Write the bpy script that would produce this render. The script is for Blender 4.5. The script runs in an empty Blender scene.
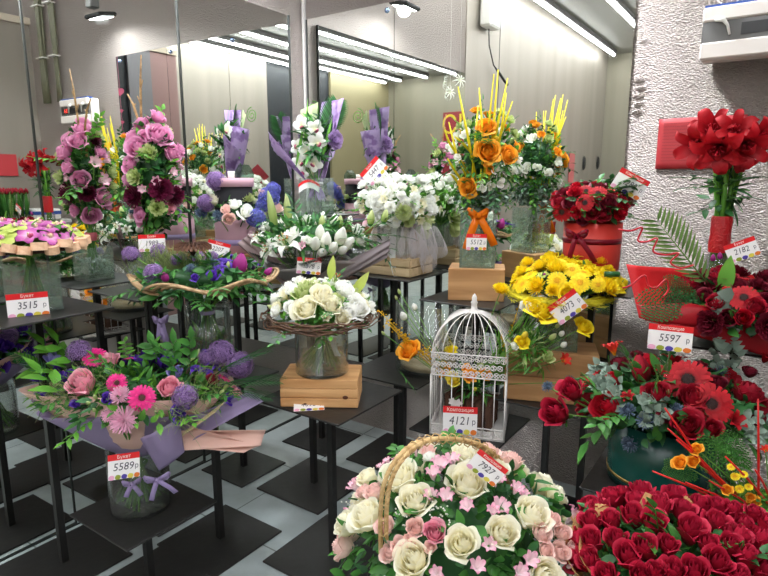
import bpy, math, random
from mathutils import Vector, Matrix, Quaternion, noise
sc = bpy.context.scene
COL = sc.collection
PI = math.pi
# ---------------------------------------------------------------- camera
FOC, YAW, PIT = 576.0, math.radians(34.6), math.radians(-10.6)
CAM = Vector((2.66, -2.96, 1.64))
cd = bpy.data.cameras.new('camera'); cam = bpy.data.objects.new('camera', cd); COL.objects.link(cam)
cam.location = CAM; cam.rotation_euler = (PI/2+PIT, 0, YAW)
cd.sensor_width = 36; cd.lens = 36*FOC/768; cd.clip_start = .02
sc.camera = cam
# ---------------------------------------------------------------- world, exposure
w = bpy.data.worlds.new('world'); sc.world = w; w.use_nodes = True
w.node_tree.nodes['Background'].inputs[0].default_value = (.75, .85, 1, 1)
w.node_tree.nodes['Background'].inputs[1].default_value = .35
sc.view_settings.view_transform = 'Standard'; sc.view_settings.look = 'None'
sc.view_settings.exposure = 1.3; sc.view_settings.gamma = 1; sc.view_settings.use_curve_mapping = False
TUBE_STRENGTH = 17.0
FLOOD_W = 14.0
sc.cycles.max_bounces = 12; sc.cycles.glossy_bounces = 7; sc.cycles.transparent_max_bounces = 28
sc.cycles.diffuse_bounces = 4; sc.cycles.transmission_bounces = 8
sc.cycles.caustics_reflective = True; sc.cycles.caustics_refractive = False
sc.cycles.use_denoising = True; sc.cycles.sample_clamp_indirect = 6
ROOM_X, ROOM_Y, ROOM_Z = 4.67, 7.46, 3.68
# ---------------------------------------------------------------- pixel <-> place
def ray(px, py):
    a = (px-384)/FOC; b = (288-py)/FOC
    up = b*math.cos(PIT)+math.sin(PIT); fw = math.cos(PIT)-b*math.sin(PIT)
    return Vector((-fw*math.sin(YAW)+a*math.cos(YAW), fw*math.cos(YAW)+a*math.sin(YAW), up))
def at_y(px, py, y):
    d = ray(px, py); return CAM+d*((y-CAM.y)/d.y)
def at_z(px, py, z):
    d = ray(px, py); return CAM+d*((z-CAM.z)/d.z)
def depth(p):
    d = Vector(p)-CAM
    fw = -math.sin(YAW)*d.x+math.cos(YAW)*d.y
    return fw*math.cos(PIT)+d.z*math.sin(PIT)
def rowz(x, y, py):
    "height at which the upright through x, y crosses picture row py"
    d = Vector((x, y, 0))-CAM; fw = -math.sin(YAW)*d.x+math.cos(YAW)*d.y
    b = (288-py)/FOC; ang = math.atan(b)+PIT
    return CAM.z+fw*math.tan(ang)
def at_d(px, py, x, y):
    "point on the pixel's ray in the upright plane facing the camera through x, y"
    n = Vector((-math.sin(YAW), math.cos(YAW), 0)); d = ray(px, py)
    return CAM+d*((Vector((x, y, 0))-CAM).dot(n)/d.dot(n))
# ---------------------------------------------------------------- materials
def lin(h):
    h = h.lstrip('#'); o = []
    for i in (0, 2, 4):
        c = int(h[i:i+2], 16)/255; o.append(c/12.92 if c <= .04045 else ((c+.055)/1.055)**2.4)
    return (*o, 1)
MATS = {}
def newmat(n):
    m = bpy.data.materials.new(n); m.use_nodes = True; MATS[n] = m
    return m, m.node_tree, m.node_tree.nodes['Principled BSDF']
def plain(n, col, rough=.5, metal=0, bump=0, bscale=60, vary=0, spec=.5, emit=None):
    if n in MATS: return MATS[n]
    m, t, b = newmat(n); c = lin(col) if isinstance(col, str) else col
    b.inputs['Base Color'].default_value = c; b.inputs['Roughness'].default_value = rough
    b.inputs['Metallic'].default_value = metal; b.inputs['Specular IOR Level'].default_value = spec
    tc = t.nodes.new('ShaderNodeTexCoord')
    nz = t.nodes.new('ShaderNodeTexNoise'); nz.inputs['Scale'].default_value = bscale
    t.links.new(tc.outputs['Object'], nz.inputs['Vector'])
    if vary:
        mx = t.nodes.new('ShaderNodeMix'); mx.data_type = 'RGBA'
        mx.inputs[6].default_value = tuple(x*(1-vary) for x in c[:3])+(1,); mx.inputs[7].default_value = tuple(min(1, x*(1+vary)) for x in c[:3])+(1,)
        t.links.new(nz.outputs['Fac'], mx.inputs[0]); t.links.new(mx.outputs[2], b.inputs['Base Color'])
    if bump:
        bp = t.nodes.new('ShaderNodeBump'); bp.inputs['Strength'].default_value = bump; bp.inputs['Distance'].default_value = .01
        t.links.new(nz.outputs['Fac'], bp.inputs['Height']); t.links.new(bp.outputs[0], b.inputs['Normal'])
    if emit:
        b.inputs['Emission Color'].default_value = lin(emit[0]); b.inputs['Emission Strength'].default_value = emit[1]
    return m
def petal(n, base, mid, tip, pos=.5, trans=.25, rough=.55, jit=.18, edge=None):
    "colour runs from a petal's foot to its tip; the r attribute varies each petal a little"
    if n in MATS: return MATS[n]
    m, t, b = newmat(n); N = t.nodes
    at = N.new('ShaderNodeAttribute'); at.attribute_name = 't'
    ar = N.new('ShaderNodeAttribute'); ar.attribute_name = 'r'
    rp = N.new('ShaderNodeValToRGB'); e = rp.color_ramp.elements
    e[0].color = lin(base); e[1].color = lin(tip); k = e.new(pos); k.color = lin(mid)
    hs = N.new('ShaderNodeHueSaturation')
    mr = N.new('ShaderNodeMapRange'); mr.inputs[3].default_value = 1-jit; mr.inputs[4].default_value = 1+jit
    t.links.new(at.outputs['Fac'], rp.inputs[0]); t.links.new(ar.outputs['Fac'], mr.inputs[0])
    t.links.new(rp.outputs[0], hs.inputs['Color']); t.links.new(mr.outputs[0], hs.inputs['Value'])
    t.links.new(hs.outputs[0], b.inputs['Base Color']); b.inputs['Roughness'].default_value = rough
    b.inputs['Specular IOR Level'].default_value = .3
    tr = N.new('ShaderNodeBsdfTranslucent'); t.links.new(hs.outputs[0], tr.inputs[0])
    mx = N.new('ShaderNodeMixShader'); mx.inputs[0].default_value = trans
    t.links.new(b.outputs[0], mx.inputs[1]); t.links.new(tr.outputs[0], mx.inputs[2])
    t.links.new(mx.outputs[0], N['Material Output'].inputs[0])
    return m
def glassy(n, tint='#eef6f2', ior=1.45, rough=.02, fac=1.0, white_lift=0):
    if n in MATS: return MATS[n]
    m, t, b = newmat(n); N = t.nodes
    tr = N.new('ShaderNodeBsdfTransparent'); tr.inputs[0].default_value = lin(tint)
    gl = N.new('ShaderNodeBsdfGlossy'); gl.inputs['Roughness'].default_value = rough
    fr = N.new('ShaderNodeLayerWeight'); fr.inputs['Blend'].default_value = .5
    pw = N.new('ShaderNodeMath'); pw.operation = 'POWER'; pw.inputs[1].default_value = 3.2
    mt = N.new('ShaderNodeMath'); mt.operation = 'MULTIPLY_ADD'; mt.inputs[1].default_value = .75*fac; mt.inputs[2].default_value = .04*fac
    t.links.new(fr.outputs['Facing'], pw.inputs[0])
    mx = N.new('ShaderNodeMixShader')
    t.links.new(pw.outputs[0], mt.inputs[0]); t.links.new(mt.outputs[0], mx.inputs[0])
    src = tr
    if white_lift:  # diffuse white mixed in, standing in for bright reflections in glass and water
        df = N.new('ShaderNodeBsdfTranslucent'); df.inputs[0].default_value = (.86, .9, .87, 1); d2 = N.new('ShaderNodeBsdfDiffuse'); d2.inputs[0].default_value = (.86, .9, .87, 1)
        m1 = N.new('ShaderNodeMixShader'); t.links.new(df.outputs[0], m1.inputs[1]); t.links.new(d2.outputs[0], m1.inputs[2])
        src = N.new('ShaderNodeMixShader'); src.inputs[0].default_value = white_lift; t.links.new(tr.outputs[0], src.inputs[1]); t.links.new(m1.outputs[0], src.inputs[2])
    t.links.new(src.outputs[0], mx.inputs[1]); t.links.new(gl.outputs[0], mx.inputs[2])
    t.links.new(mx.outputs[0], N['Material Output'].inputs[0])
    return m
def foil(n, base, scale=(30, 30, 110), rough=.38, metal=.85, bump=.9, dist=.006, tone=.12):
    m, t, b = newmat(n); N = t.nodes
    tc = N.new('ShaderNodeTexCoord'); mp = N.new('ShaderNodeMapping'); mp.inputs['Scale'].default_value = scale
    vo = N.new('ShaderNodeTexVoronoi'); vo.inputs['Scale'].default_value = 1
    nz = N.new('ShaderNodeTexNoise'); nz.inputs['Scale'].default_value = 1.4; nz.inputs['Detail'].default_value = 3
    nb = N.new('ShaderNodeTexNoise'); nb.inputs['Scale'].default_value = 1.3
    ad = N.new('ShaderNodeMath'); ad.operation = 'ADD'
    bp = N.new('ShaderNodeBump'); bp.inputs['Strength'].default_value = bump; bp.inputs['Distance'].default_value = dist
    mx = N.new('ShaderNodeMix'); mx.data_type = 'RGBA'; c = lin(base)
    mx.inputs[6].default_value = tuple(x*(1-tone) for x in c[:3])+(1,); mx.inputs[7].default_value = tuple(min(1, x*(1+tone)) for x in c[:3])+(1,)
    L = t.links.new
    L(tc.outputs['Object'], mp.inputs[0]); L(mp.outputs[0], vo.inputs['Vector']); L(mp.outputs[0], nz.inputs['Vector'])
    L(tc.outputs['Object'], nb.inputs['Vector'])
    L(vo.outputs['Distance'], ad.inputs[0]); L(nz.outputs['Fac'], ad.inputs[1]); L(ad.outputs[0], bp.inputs['Height'])
    L(bp.outputs[0], b.inputs['Normal']); L(nb.outputs['Fac'], mx.inputs[0]); L(mx.outputs[2], b.inputs['Base Color'])
    b.inputs['Roughness'].default_value = rough; b.inputs['Metallic'].default_value = metal
    return m
def wood(n, c1, c2, scale=3, ring=9, axis='X', rough=.6):
    if n in MATS: return MATS[n]
    m, t, b = newmat(n); N = t.nodes; L = t.links.new
    tc = N.new('ShaderNodeTexCoord'); mp = N.new('ShaderNodeMapping')
    mp.inputs['Scale'].default_value = (1, 9, 9) if axis == 'X' else (9, 9, 1)
    nz = N.new('ShaderNodeTexNoise'); nz.inputs['Scale'].default_value = scale; nz.inputs['Detail'].default_value = 5; nz.inputs['Distortion'].default_value = .6
    rp = N.new('ShaderNodeValToRGB'); e = rp.color_ramp.elements; e[0].color = lin(c2); e[1].color = lin(c1); e[0].position = .35; e[1].position = .62
    L(tc.outputs['Object'], mp.inputs[0]); L(mp.outputs[0], nz.inputs['Vector']); L(nz.outputs['Fac'], rp.inputs[0]); L(rp.outputs[0], b.inputs['Base Color'])
    b.inputs['Roughness'].default_value = rough
    return m
# ---------------------------------------------------------------- mesh helpers
class MB:
    def __init__(s): s.v = []; s.f = []; s.m = []; s.t = []; s.r = []; s.flat = False
    def add(s, vs, fs, mi=0, ts=None, r=.5):
        o = len(s.v); s.v += [tuple(x) for x in vs]; s.f += [tuple(i+o for i in f) for f in fs]
        s.m += [mi]*len(fs); s.t += (ts or [.5]*len(vs)); s.r += [r]*len(vs)
    def grid(s, fn, nu, nv, mi=0, r=.5, close=False):
        vs = []; ts = []
        for j in range(nv+1):
            for i in range(nu+(0 if close else 1)):
                vs.append(fn(i/nu, j/nv)); ts.append(j/nv)
        W = nu if close else nu+1; fs = []
        for j in range(nv):
            for i in range(nu):
                a = j*W+i; b = j*W+(i+1) % W if close else a+1
                fs.append((a, b, b+W, a+W))
        s.add(vs, fs, mi, ts, r)
    def tube(s, pts, rad, n=6, mi=0, r=.5, cap=True):
        pts = [Vector(p) for p in pts]; vs = []; ts = []; fs = []; k = len(pts)
        ref = None
        for j, p in enumerate(pts):
            d = (pts[min(j+1, k-1)]-pts[max(j-1, 0)]).normalized()
            if ref is None:
                ref = Vector((0, 0, 1)) if abs(d.z) < .9 else Vector((1, 0, 0))
            a = d.cross(ref).normalized(); b = a.cross(d).normalized(); ref = b
            R = rad[j] if isinstance(rad, (list, tuple)) else rad
            for i in range(n):
                q = 2*PI*i/n; vs.append(p+(a*math.cos(q)+b*math.sin(q))*R); ts.append(j/max(1, k-1))
        for j in range(k-1):
            for i in range(n):
                fs.append((j*n+i, j*n+(i+1) % n, (j+1)*n+(i+1) % n, (j+1)*n+i))
        if cap: fs += [tuple(range(n-1, -1, -1)), tuple((k-1)*n+i for i in range(n))]
        s.add(vs, fs, mi, ts, r)
    def box(s, c, d, mi=0, rz=0, ch=0, r=.5):
        c = Vector(c); hx, hy, hz = d[0]/2, d[1]/2, d[2]/2; R = Matrix.Rotation(rz, 3, 'Z')
        if ch <= 0:
            vs = [R @ Vector((x*hx, y*hy, z*hz))+c for z in (-1, 1) for y in (-1, 1) for x in (-1, 1)]
            s.add(vs, [(0, 2, 3, 1), (4, 5, 7, 6), (0, 1, 5, 4), (2, 6, 7, 3), (0, 4, 6, 2), (1, 3, 7, 5)], mi, None, r); return
        vs = []; idx = {}
        for z in (-1, 1):
            for y in (-1, 1):
                for x in (-1, 1):
                    for k in range(3):
                        q = [x*(hx-ch), y*(hy-ch), z*(hz-ch)]; q[k] = (x, y, z)[k]*(hx, hy, hz)[k]
                        idx[(x, y, z, k)] = len(vs); vs.append(R @ Vector(q)+c)
        fs = []
        for k in range(3):
            for sg in (-1, 1):
                a, b2 = [q for q in range(3) if q != k]; o = []
                for (u, v2) in ((-1, -1), (1, -1), (1, 1), (-1, 1)):
                    t3 = [0, 0, 0]; t3[k] = sg; t3[a] = u; t3[b2] = v2; o.append(idx[(*t3, k)])
                fs.append(tuple(o))
        for k in range(3):
            a, b2 = [q for q in range(3) if q != k]
            for u in (-1, 1):
                for v2 in (-1, 1):
                    t3 = [0, 0, 0]; t3[a] = u; t3[b2] = v2; t4 = list(t3); t3[k] = -1; t4[k] = 1
                    fs.append((idx[(*t3, a)], idx[(*t4, a)], idx[(*t4, b2)], idx[(*t3, b2)]))
        for x in (-1, 1):
            for y in (-1, 1):
                for z in (-1, 1): fs.append((idx[(x, y, z, 0)], idx[(x, y, z, 1)], idx[(x, y, z, 2)]))
        s.add(vs, fs, mi, None, r)
    def lathe(s, prof, n=32, mi=0, c=(0, 0, 0), r=.5, sq=None):
        "profile of (radius, z) turned about z; sq gives a rounded square"
        c = Vector(c)
        def fn(u, v):
            j = v*(len(prof)-1); a = prof[min(int(j+1e-6), len(prof)-1)]
            q = 2*PI*u; k = 1
            if sq: k = (abs(math.cos(q))**sq+abs(math.sin(q))**sq)**(-1/sq)
            return c+Vector((a[0]*k*math.cos(q), a[0]*k*math.sin(q), a[1]))
        s.grid(fn, n, len(prof)-1, mi, r, True)
    def mesh(s, name, mats, flat=False):
        me = bpy.data.meshes.new(name); me.from_pydata(s.v, [], s.f)
        for m in mats: me.materials.append(m)
        me.polygons.foreach_set('material_index', s.m)
        me.polygons.foreach_set('use_smooth', [not flat]*len(s.f))
        for nm, d in (('t', s.t), ('r', s.r)):
            a = me.attributes.new(nm, 'FLOAT', 'POINT'); a.data.foreach_set('value', d)
        me.update(); return me
    def build(s, name, mats, parent=None, loc=None, flat=False):
        if not isinstance(mats, (list, tuple)): mats = [mats]
        o = bpy.data.objects.new(name, s.mesh(name, mats, flat)); COL.objects.link(o)
        if parent: o.parent = parent
        if loc is not None: o.location = loc
        return o
def tag(o, label=None, cat=None, group=None, kind=None):
    if label: o['label'] = label
    if cat: o['category'] = cat
    if group: o['group'] = group
    if kind: o['kind'] = kind
    return o
def thing(name, label, cat, loc, group=None, rz=0):
    o = bpy.data.objects.new(name, None); COL.objects.link(o); o.location = loc; o.rotation_euler = (0, 0, rz)
    o.empty_display_size = .05
    return tag(o, label, cat, group)
def frame(d):
    d = Vector(d).normalized(); ref = Vector((0, 0, 1)) if abs(d.z) < .95 else Vector((1, 0, 0))
    a = d.cross(ref).normalized(); return a, a.cross(d).normalized(), d
def text(parent, name, s, size, loc, mat, rot=(PI/2, 0, 0), sx=1, shear=0):
    "letters become a real mesh"
    c = bpy.data.curves.new(name, 'FONT'); c.body = s; c.size = size; c.align_x = 'CENTER'; c.align_y = 'CENTER'; c.extrude = .0003; c.shear = shear; c.resolution_u = 2
    tmp = bpy.data.objects.new('tmp', c); COL.objects.link(tmp); dg = bpy.context.evaluated_depsgraph_get(); me = bpy.data.meshes.new_from_object(tmp.evaluated_get(dg))
    bpy.data.objects.remove(tmp); me.materials.clear(); me.materials.append(mat)
    o = bpy.data.objects.new(name, me); COL.objects.link(o); o.parent = parent; o.location = loc; o.rotation_euler = rot; o.scale = (sx, 1, 1); return o
# ---------------------------------------------------------------- the room
M_foil = foil('crinkled_foil', '#b8aea8', scale=(95, 95, 165), rough=.3, metal=.82, bump=1.0, dist=.015, tone=.15)
M_foil_low = foil('foil_soft', '#d8d4d2', scale=(26, 26, 60), rough=.5, metal=.6, bump=.35, dist=.005)
M_ceil = plain('ceiling_metal', '#8f8d86', .5, .3, .2, 20)
M_mirror, _t, _b = newmat('mirror_silver')
_b.inputs['Base Color'].default_value = (.86, .88, .85, 1); _b.inputs['Metallic'].default_value = 1; _b.inputs['Roughness'].default_value = .012
M_edge = plain('mirror_edge', '#1c211e', .3)
M_black = plain('black_steel', '#2b2a29', .42, .35, .08, 30, .12)
M_dark = plain('dark_rubber', '#141414', .6)
M_white = plain('white_plastic', '#e4e2dc', .35)
M_grey = plain('grey_plastic', '#6f716f', .5)
def tiles():
    m, t, b = newmat('floor_tiles'); N = t.nodes; L = t.links.new
    tc = N.new('ShaderNodeTexCoord'); br = N.new('ShaderNodeTexBrick')
    br.offset = 0; br.inputs['Scale'].default_value = 1; br.inputs['Brick Width'].default_value = .6; br.inputs['Row Height'].default_value = .6
    br.inputs['Mortar Size'].default_value = .004; br.inputs['Color1'].default_value = lin('#a9b4b6'); br.inputs['Color2'].default_value = lin('#b3bbbb'); br.inputs['Mortar'].default_value = lin('#6d7372')
    nz = N.new('ShaderNodeTexNoise'); nz.inputs['Scale'].default_value = 7; nz.inputs['Detail'].default_value = 6
    rp = N.new('ShaderNodeValToRGB'); rp.color_ramp.elements[0].color = (.62, .62, .6, 1); rp.color_ramp.elements[0].position = .3; rp.color_ramp.elements[1].position = .62; rp.color_ramp.elements[1].color = (1, 1, 1, 1)
    mx = N.new('ShaderNodeMix'); mx.data_type = 'RGBA'; mx.blend_type = 'MULTIPLY'; mx.inputs[0].default_value = .55
    L(tc.outputs['Object'], br.inputs['Vector']); L(tc.outputs['Object'], nz.inputs['Vector']); L(nz.outputs['Fac'], rp.inputs[0])
    L(br.outputs['Color'], mx.inputs[6]); L(rp.outputs[0], mx.inputs[7]); L(mx.outputs[2], b.inputs['Base Color']); b.inputs['Roughness'].default_value = .28
    return m
def panels(n, c1, c2, sc_=1.6, metal=.3):
    m, t, b = newmat(n); N = t.nodes; L = t.links.new
    tc = N.new('ShaderNodeTexCoord'); mp = N.new('ShaderNodeMapping'); mp.inputs['Scale'].default_value = (sc_, sc_, .05)
    nz = N.new('ShaderNodeTexNoise'); nz.inputs['Scale'].default_value = 2.2; nz.inputs['Detail'].default_value = 4
    rp = N.new('ShaderNodeValToRGB'); rp.color_ramp.elements[0].color = lin(c2); rp.color_ramp.elements[1].color = lin(c1); rp.color_ramp.elements[0].position = .35; rp.color_ramp.elements[1].position = .65
    n2 = N.new('ShaderNodeTexNoise'); n2.inputs['Scale'].default_value = 90; bp = N.new('ShaderNodeBump'); bp.inputs['Strength'].default_value = .25; bp.inputs['Distance'].default_value = .004
    L(tc.outputs['Object'], mp.inputs[0]); L(mp.outputs[0], nz.inputs['Vector']); L(nz.outputs['Fac'], rp.inputs[0]); L(rp.outputs[0], b.inputs['Base Color'])
    L(tc.outputs['Object'], n2.inputs['Vector']); L(n2.outputs['Fac'], bp.inputs['Height']); L(bp.outputs[0], b.inputs['Normal'])
    b.inputs['Metallic'].default_value = metal; b.inputs['Roughness'].default_value = .5
    return m
M_panel = panels('pale_wall_panels', '#989282', '#8b8676')
M_panel2 = panels('grey_wall_panels', '#978f85', '#8b847a')
def slab(name, lo, hi, mat, kind='structure', parent=None):
    b = MB(); lo = Vector(lo); hi = Vector(hi); c = (lo+hi)/2
    b.box((0, 0, 0), hi-lo); o = b.build(name, mat, parent, c, True)
    if parent is None: tag(o, kind=kind)
    return o
slab('floor', (-.12, -ROOM_Y-.1, -.1), (ROOM_X+.12, .12, 0), tiles())
slab('ceiling', (-.12, -ROOM_Y-.1, ROOM_Z), (ROOM_X+.12, .12, ROOM_Z+.1), M_ceil)
slab('wall_back', (-.12, .012, 0), (ROOM_X+.12, .12, ROOM_Z), M_foil)
slab('wall_left', (-.14, -2.30, 0), (-.022, .012, ROOM_Z), M_foil)
slab('wall_left_far', (-.12, -ROOM_Y, 0), (-.012, -2.30, ROOM_Z), M_panel2)
slab('wall_front', (-.12, -ROOM_Y-.1, 0), (ROOM_X+.12, -ROOM_Y, ROOM_Z), M_panel)
slab('wall_right_front', (ROOM_X, -ROOM_Y, 0), (ROOM_X+.12, -5.6, ROOM_Z), plain('dark_brown_wall', '#857c5e', .6))
slab('wall_right', (ROOM_X, -5.6+1.1, 0), (ROOM_X+.12, .12, ROOM_Z), M_panel2)
M_night = plain('night_glass', '#0c131c', .5)
slab('window_2', (ROOM_X+.05, -5.6, 0), (ROOM_X+.08, -4.5, ROOM_Z), M_night)
# partition on the right with a dark window, and the wall panels around it
slab('wall_partition', (3.36, -.70, 0), (3.46, .012, 3.12), M_panel2)
slab('window_1', (3.40, -1.02, .6), (3.42, -.70, 3.12), M_night)
slab('wall_partition_middle', (3.36, -1.31, 0), (3.46, -1.02, 3.12), plain('grey_board', '#77757a', .5, .2))
slab('wall_partition_end', (3.36, -1.66, 0), (3.46, -1.31, 3.12), plain('mauve_board', '#8f6f6d', .5, .2))
slab('trim_9', (3.33, -1.66, 3.08), (3.36, .012, 3.14), plain('beige_trim', '#b9ad9c', .6))
# mirrors: three panels on the back wall, three on the left wall; foil shows over them, below the back ones and in the corner
MZ0, MZ1 = .44, 2.65
def mirror(name, lo, hi, label):
    b = MB(); lo = Vector(lo); hi = Vector(hi); c = (lo+hi)/2; b.box((0, 0, 0), hi-lo)
    o = b.build(name, M_mirror, None, c, True); tag(o, label, 'mirror', kind='structure'); return o; return o
g = .0035
xs = [0.02, .69, 1.35, 2.01]
for i in range(3):
    mirror('wall_mirror', (xs[i]+g/2, 0, MZ0), (xs[i+1]-g/2, .012, MZ1), ['frameless mirror panel on back wall beside the foil corner', 'middle frameless mirror panel on back wall behind white bouquet', 'frameless mirror panel on back wall beside bare foil'][i])
ys = [-.14, -.96, -1.72, -2.28]
for i in range(3):
    o_ = mirror('wall_mirror', (-.016, ys[i+1]+g/2, .005), (-.006, ys[i]-g/2, MZ1), ['floor length left wall mirror next to the foil corner', 'middle floor length mirror on the left wall', 'floor length left wall mirror nearest the viewer'][i]); o_.rotation_euler = (0, 0, math.radians(.8))
slab('trim_1', (.006, .001, MZ0), (.02, .012, MZ1), M_edge)
slab('trim_2', (-.022, -.14, 0), (-.004, -.134, MZ1), M_edge)
for k, x in enumerate(xs[1:3]): slab('trim_%d' % (3+k), (x-g/2, .008, MZ0), (x+g/2, .012, MZ1), M_edge)
for k, y in enumerate(ys[1:3]): slab('trim_%d' % (5+k), (-.022, y-.003, 0), (-.004, y+.003, MZ1), M_edge)
slab('trim_7', (-.022, -2.28, 0), (.002, -.14, .006), M_edge)
b = MB(); b.box((0, 0, 0), (.02, .02, ROOM_Z)); tag(b.build('trim_8', plain('corner_bead', '#f2f0ee', .25, .6), None, (-.006, .0, ROOM_Z/2), True), kind='structure')
# mirror screws
for (x, y, z) in [(xs[1]-.05, -.004, MZ1-.04), (xs[2]-.05, -.004, MZ1-.04), (xs[3]-.05, -.004, MZ1-.04)]:
    b = MB(); b.lathe([(0, .006), (.012, .006), (.016, 0), (.016, -.004)], 16)
    o = b.build('mirror_screw', plain('screw_chrome', '#9fb6e0', .2, 1)); o.location = (x, y+.0, z); o.rotation_euler = (PI/2, 0, 0)
    tag(o, 'round chrome mirror screw near the top edge of a back wall mirror', 'screw', 'chrome screws along the top of the mirrors')
# clear plastic tape ripples on the bare foil
for k in range(6):
    z = 2.27 if k == 5 else 2.10-.035*k
    b = MB(); b.grid(lambda u, v: Vector(((u-.5)*.05, -.002-.006*math.sin(PI*u)*math.sin(PI*v), (v-.5)*.022)), 8, 5)
    slabz = b.build('trim_%d' % (20+k), M_foil, None, (2.045+.008*(k % 2), .012, z)); tag(slabz, kind='structure')
# ceiling tubes
M_tube, _t, _b = newmat('lit_tube'); _b.inputs['Base Color'].default_value = (1, 1, 1, 1); _b.inputs['Emission Color'].default_value = (.94, .97, 1, 1); _b.inputs['Emission Strength'].default_value = TUBE_STRENGTH
M_rail = plain('tube_rail', '#4c4b49', .5, .4)
wh = ['against the left wall', 'second from the left wall', 'third from the left wall', 'fourth from the left wall', 'fourth from the right wall', 'third from the right wall', 'second from the right wall', 'against the right wall']
for k, x in enumerate([.16, .82, 1.48, 2.14, 2.84, 3.50, 4.12, 4.52]):
    t = thing('ceiling_tube_light', 'long white tube light under the ceiling, '+wh[k], 'light', (x, -3.9, ROOM_Z), 'rows of ceiling tube lights')
    b = MB(); b.box((0, 0, -.03), (.075, 6.5, .06)); b.build('rail', M_rail, t, None, True)
    b = MB(); b.tube([(0, -3.22, -.078), (0, 0, -.078), (0, 3.22, -.078)], .018, 10); b.build('tube', M_tube, t)
# floodlights
def flood(label, loc, rz, tilt):
    t = thing('floodlight', label, 'light', loc, None, rz)
    b = MB(); b.box((0, 0, .09), (.075, .075, .1), 0, 0, .008); b.build('junction_box', M_grey, t, None, True)
    b = MB(); b.tube([(0, 0, .14), (.01, 0, .2), (0, 0, ROOM_Z-loc[2])], .012, 8); b.build('hanging_rod', M_grey, t)
    h = MB(); R = Matrix.Rotation(tilt, 3, 'X')
    b = MB(); b.box((0, 0, 0), (.21, .16, .032), 0, 0, .012); o = b.build('housing', M_dark, t, (0, .06, .0), True); o.rotation_euler = (tilt, 0, 0)
    m = MATS.get('lit_lens')
    if not m:
        m, tt, bb = newmat('lit_lens'); bb.inputs['Emission Color'].default_value = (.93, .97, 1, 1); bb.inputs['Emission Strength'].default_value = FLOOD_W
    b = MB(); b.box((0, 0, 0), (.15, .11, .004)); p = b.build('lens', m, o, (0, 0, -.0185), True)
    L = bpy.data.lights.new('flood_lamp', 'SPOT'); L.energy = 38; L.spot_size = math.radians(168); L.spot_blend = .6; L.shadow_soft_size = .05; L.color = (.93, .97, 1)
    lo = bpy.data.objects.new('lamp_beam', L); COL.objects.link(lo); lo.parent = o; lo.location = (0, 0, -.03)
flood('black floodlight with bright lens hanging over the back wall foil', (1.84, -.27, 2.90), 0, math.radians(12))
flood('black floodlight with bright lens hanging over the left wall foil', (.27, -.86, 2.90), PI/2, math.radians(12))
# breaker box on the foil, upper right
def breaker():
    p0 = at_y(697, 30, 0); x0 = p0.x; z1 = rowz(x0, -.10, 10); z0 = rowz(x0, -.10, 62)
    W, H, D = .44, z1-z0, .10
    t = thing('breaker_box', 'white plastic breaker box with smoked door on the foil wall', 'electrical box', (x0+W/2+.03, 0, z0))
    b = MB(); b.box((0, -D/2+.012, H/2), (W, D-.024, H), 0, 0, .01)
    b.box((0, -D+.0, H*.86), (W*.99, .03, H*.27), 0, 0, .006); b.box((0, -D+.0, H*.17), (W*.99, .03, H*.32), 0, 0, .006)
    b.build('casing', plain('warm_white_plastic', '#dad3cc', .35), t, None, True)
    b = MB(); b.box((0, -D+.002, H*.53), (W*.985, .01, H*.44), 0, 0, .003)
    b.build('smoked_door', plain('smoked_plastic', '#5b5a58', .12), t, None, True)
    b = MB(); b.box((.06, -D-.005, H*.53), (W*.62, .004, H*.22), 0); b.build('breaker_row', plain('black_breakers', '#1e1f21', .25), t, None, True)
    b = MB(); b.box((0, -D+.02, H+.003), (W*.97, .05, .012)); b.build('blue_strip', plain('blue_trim', '#2d4f9c', .4), t, None, True)
    for k, x in enumerate((-.17, .03)):
        b = MB(); b.tube([(x, -D-.018, H*.76), (x+.03, -D-.02, H*.72), (x+.045, -D-.012, H*.62), (x+.055, -D-.008, H*.44)], [.012, .010, .006, .005], 6)
        b.build('hanging_cord', M_white, t)
    for k, ch in enumerate('51'):
        text(t, 'red_digit', ch, .045, (.12+.03*k, -D-.008, H*.53), plain('red_led', '#e02a20', .4, emit=('#ff2a18', 1.5)))
breaker()
# red sheet of text taped on the foil
def sheet(label, name, cx, cz, W, H, y, n=13, ln=None):
    t = thing(name, label, 'sign', (cx, y, cz))
    b = MB(); b.grid(lambda u, v: Vector(((u-.5)*W, -.001-.0015*math.sin(u*5)*math.sin(v*4), (v-.5)*H)), 12, 8)
    o = b.build('paper', plain('red_paper', '#b8363c', .5, 0, .3, 8, .05), t)
    so = o.modifiers.new('s', 'SOLIDIFY'); so.thickness = .0006
    for k in range(n):
        b = MB(); zz = H*.40-k*H*.8/n; ww = W*(.86 if k % 5 else .6)
        b.box((-(W*.88-ww)/2, -.0032, zz), (ww, .0008, H*.011)); b.build('line_of_text', plain('dark_print', '#9c2e35', .6), t, None, True)
p = at_y(659, 119, 0); q = at_y(742, 167, 0)
sheet('red printed sheet taped to the foil wall behind amaryllis', 'printed_sheet', (p.x+q.x)/2, (rowz(p.x, 0, 119)+rowz(p.x, 0, 169))/2, q.x-p.x, rowz(p.x, 0, 119)-rowz(p.x, 0, 169), .008)
# sale sign on the front wall (seen in the mirrors)
t = thing('sale_sign', 'dark red sign with yellow letters on the far wall', 'sign', (2.12, -ROOM_Y+.03, 2.1))
b = MB(); b.box((0, 0, .43), (2.3, .03, .86)); b.build('board', plain('sign_red', '#8f1f2c', .5), t, None, True)
o = text(t, 'lettering', 'СКИДКИ', .50, (.09, .02, .60), plain('sign_yellow', '#e3c531', .5), (PI/2, 0, PI))
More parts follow.
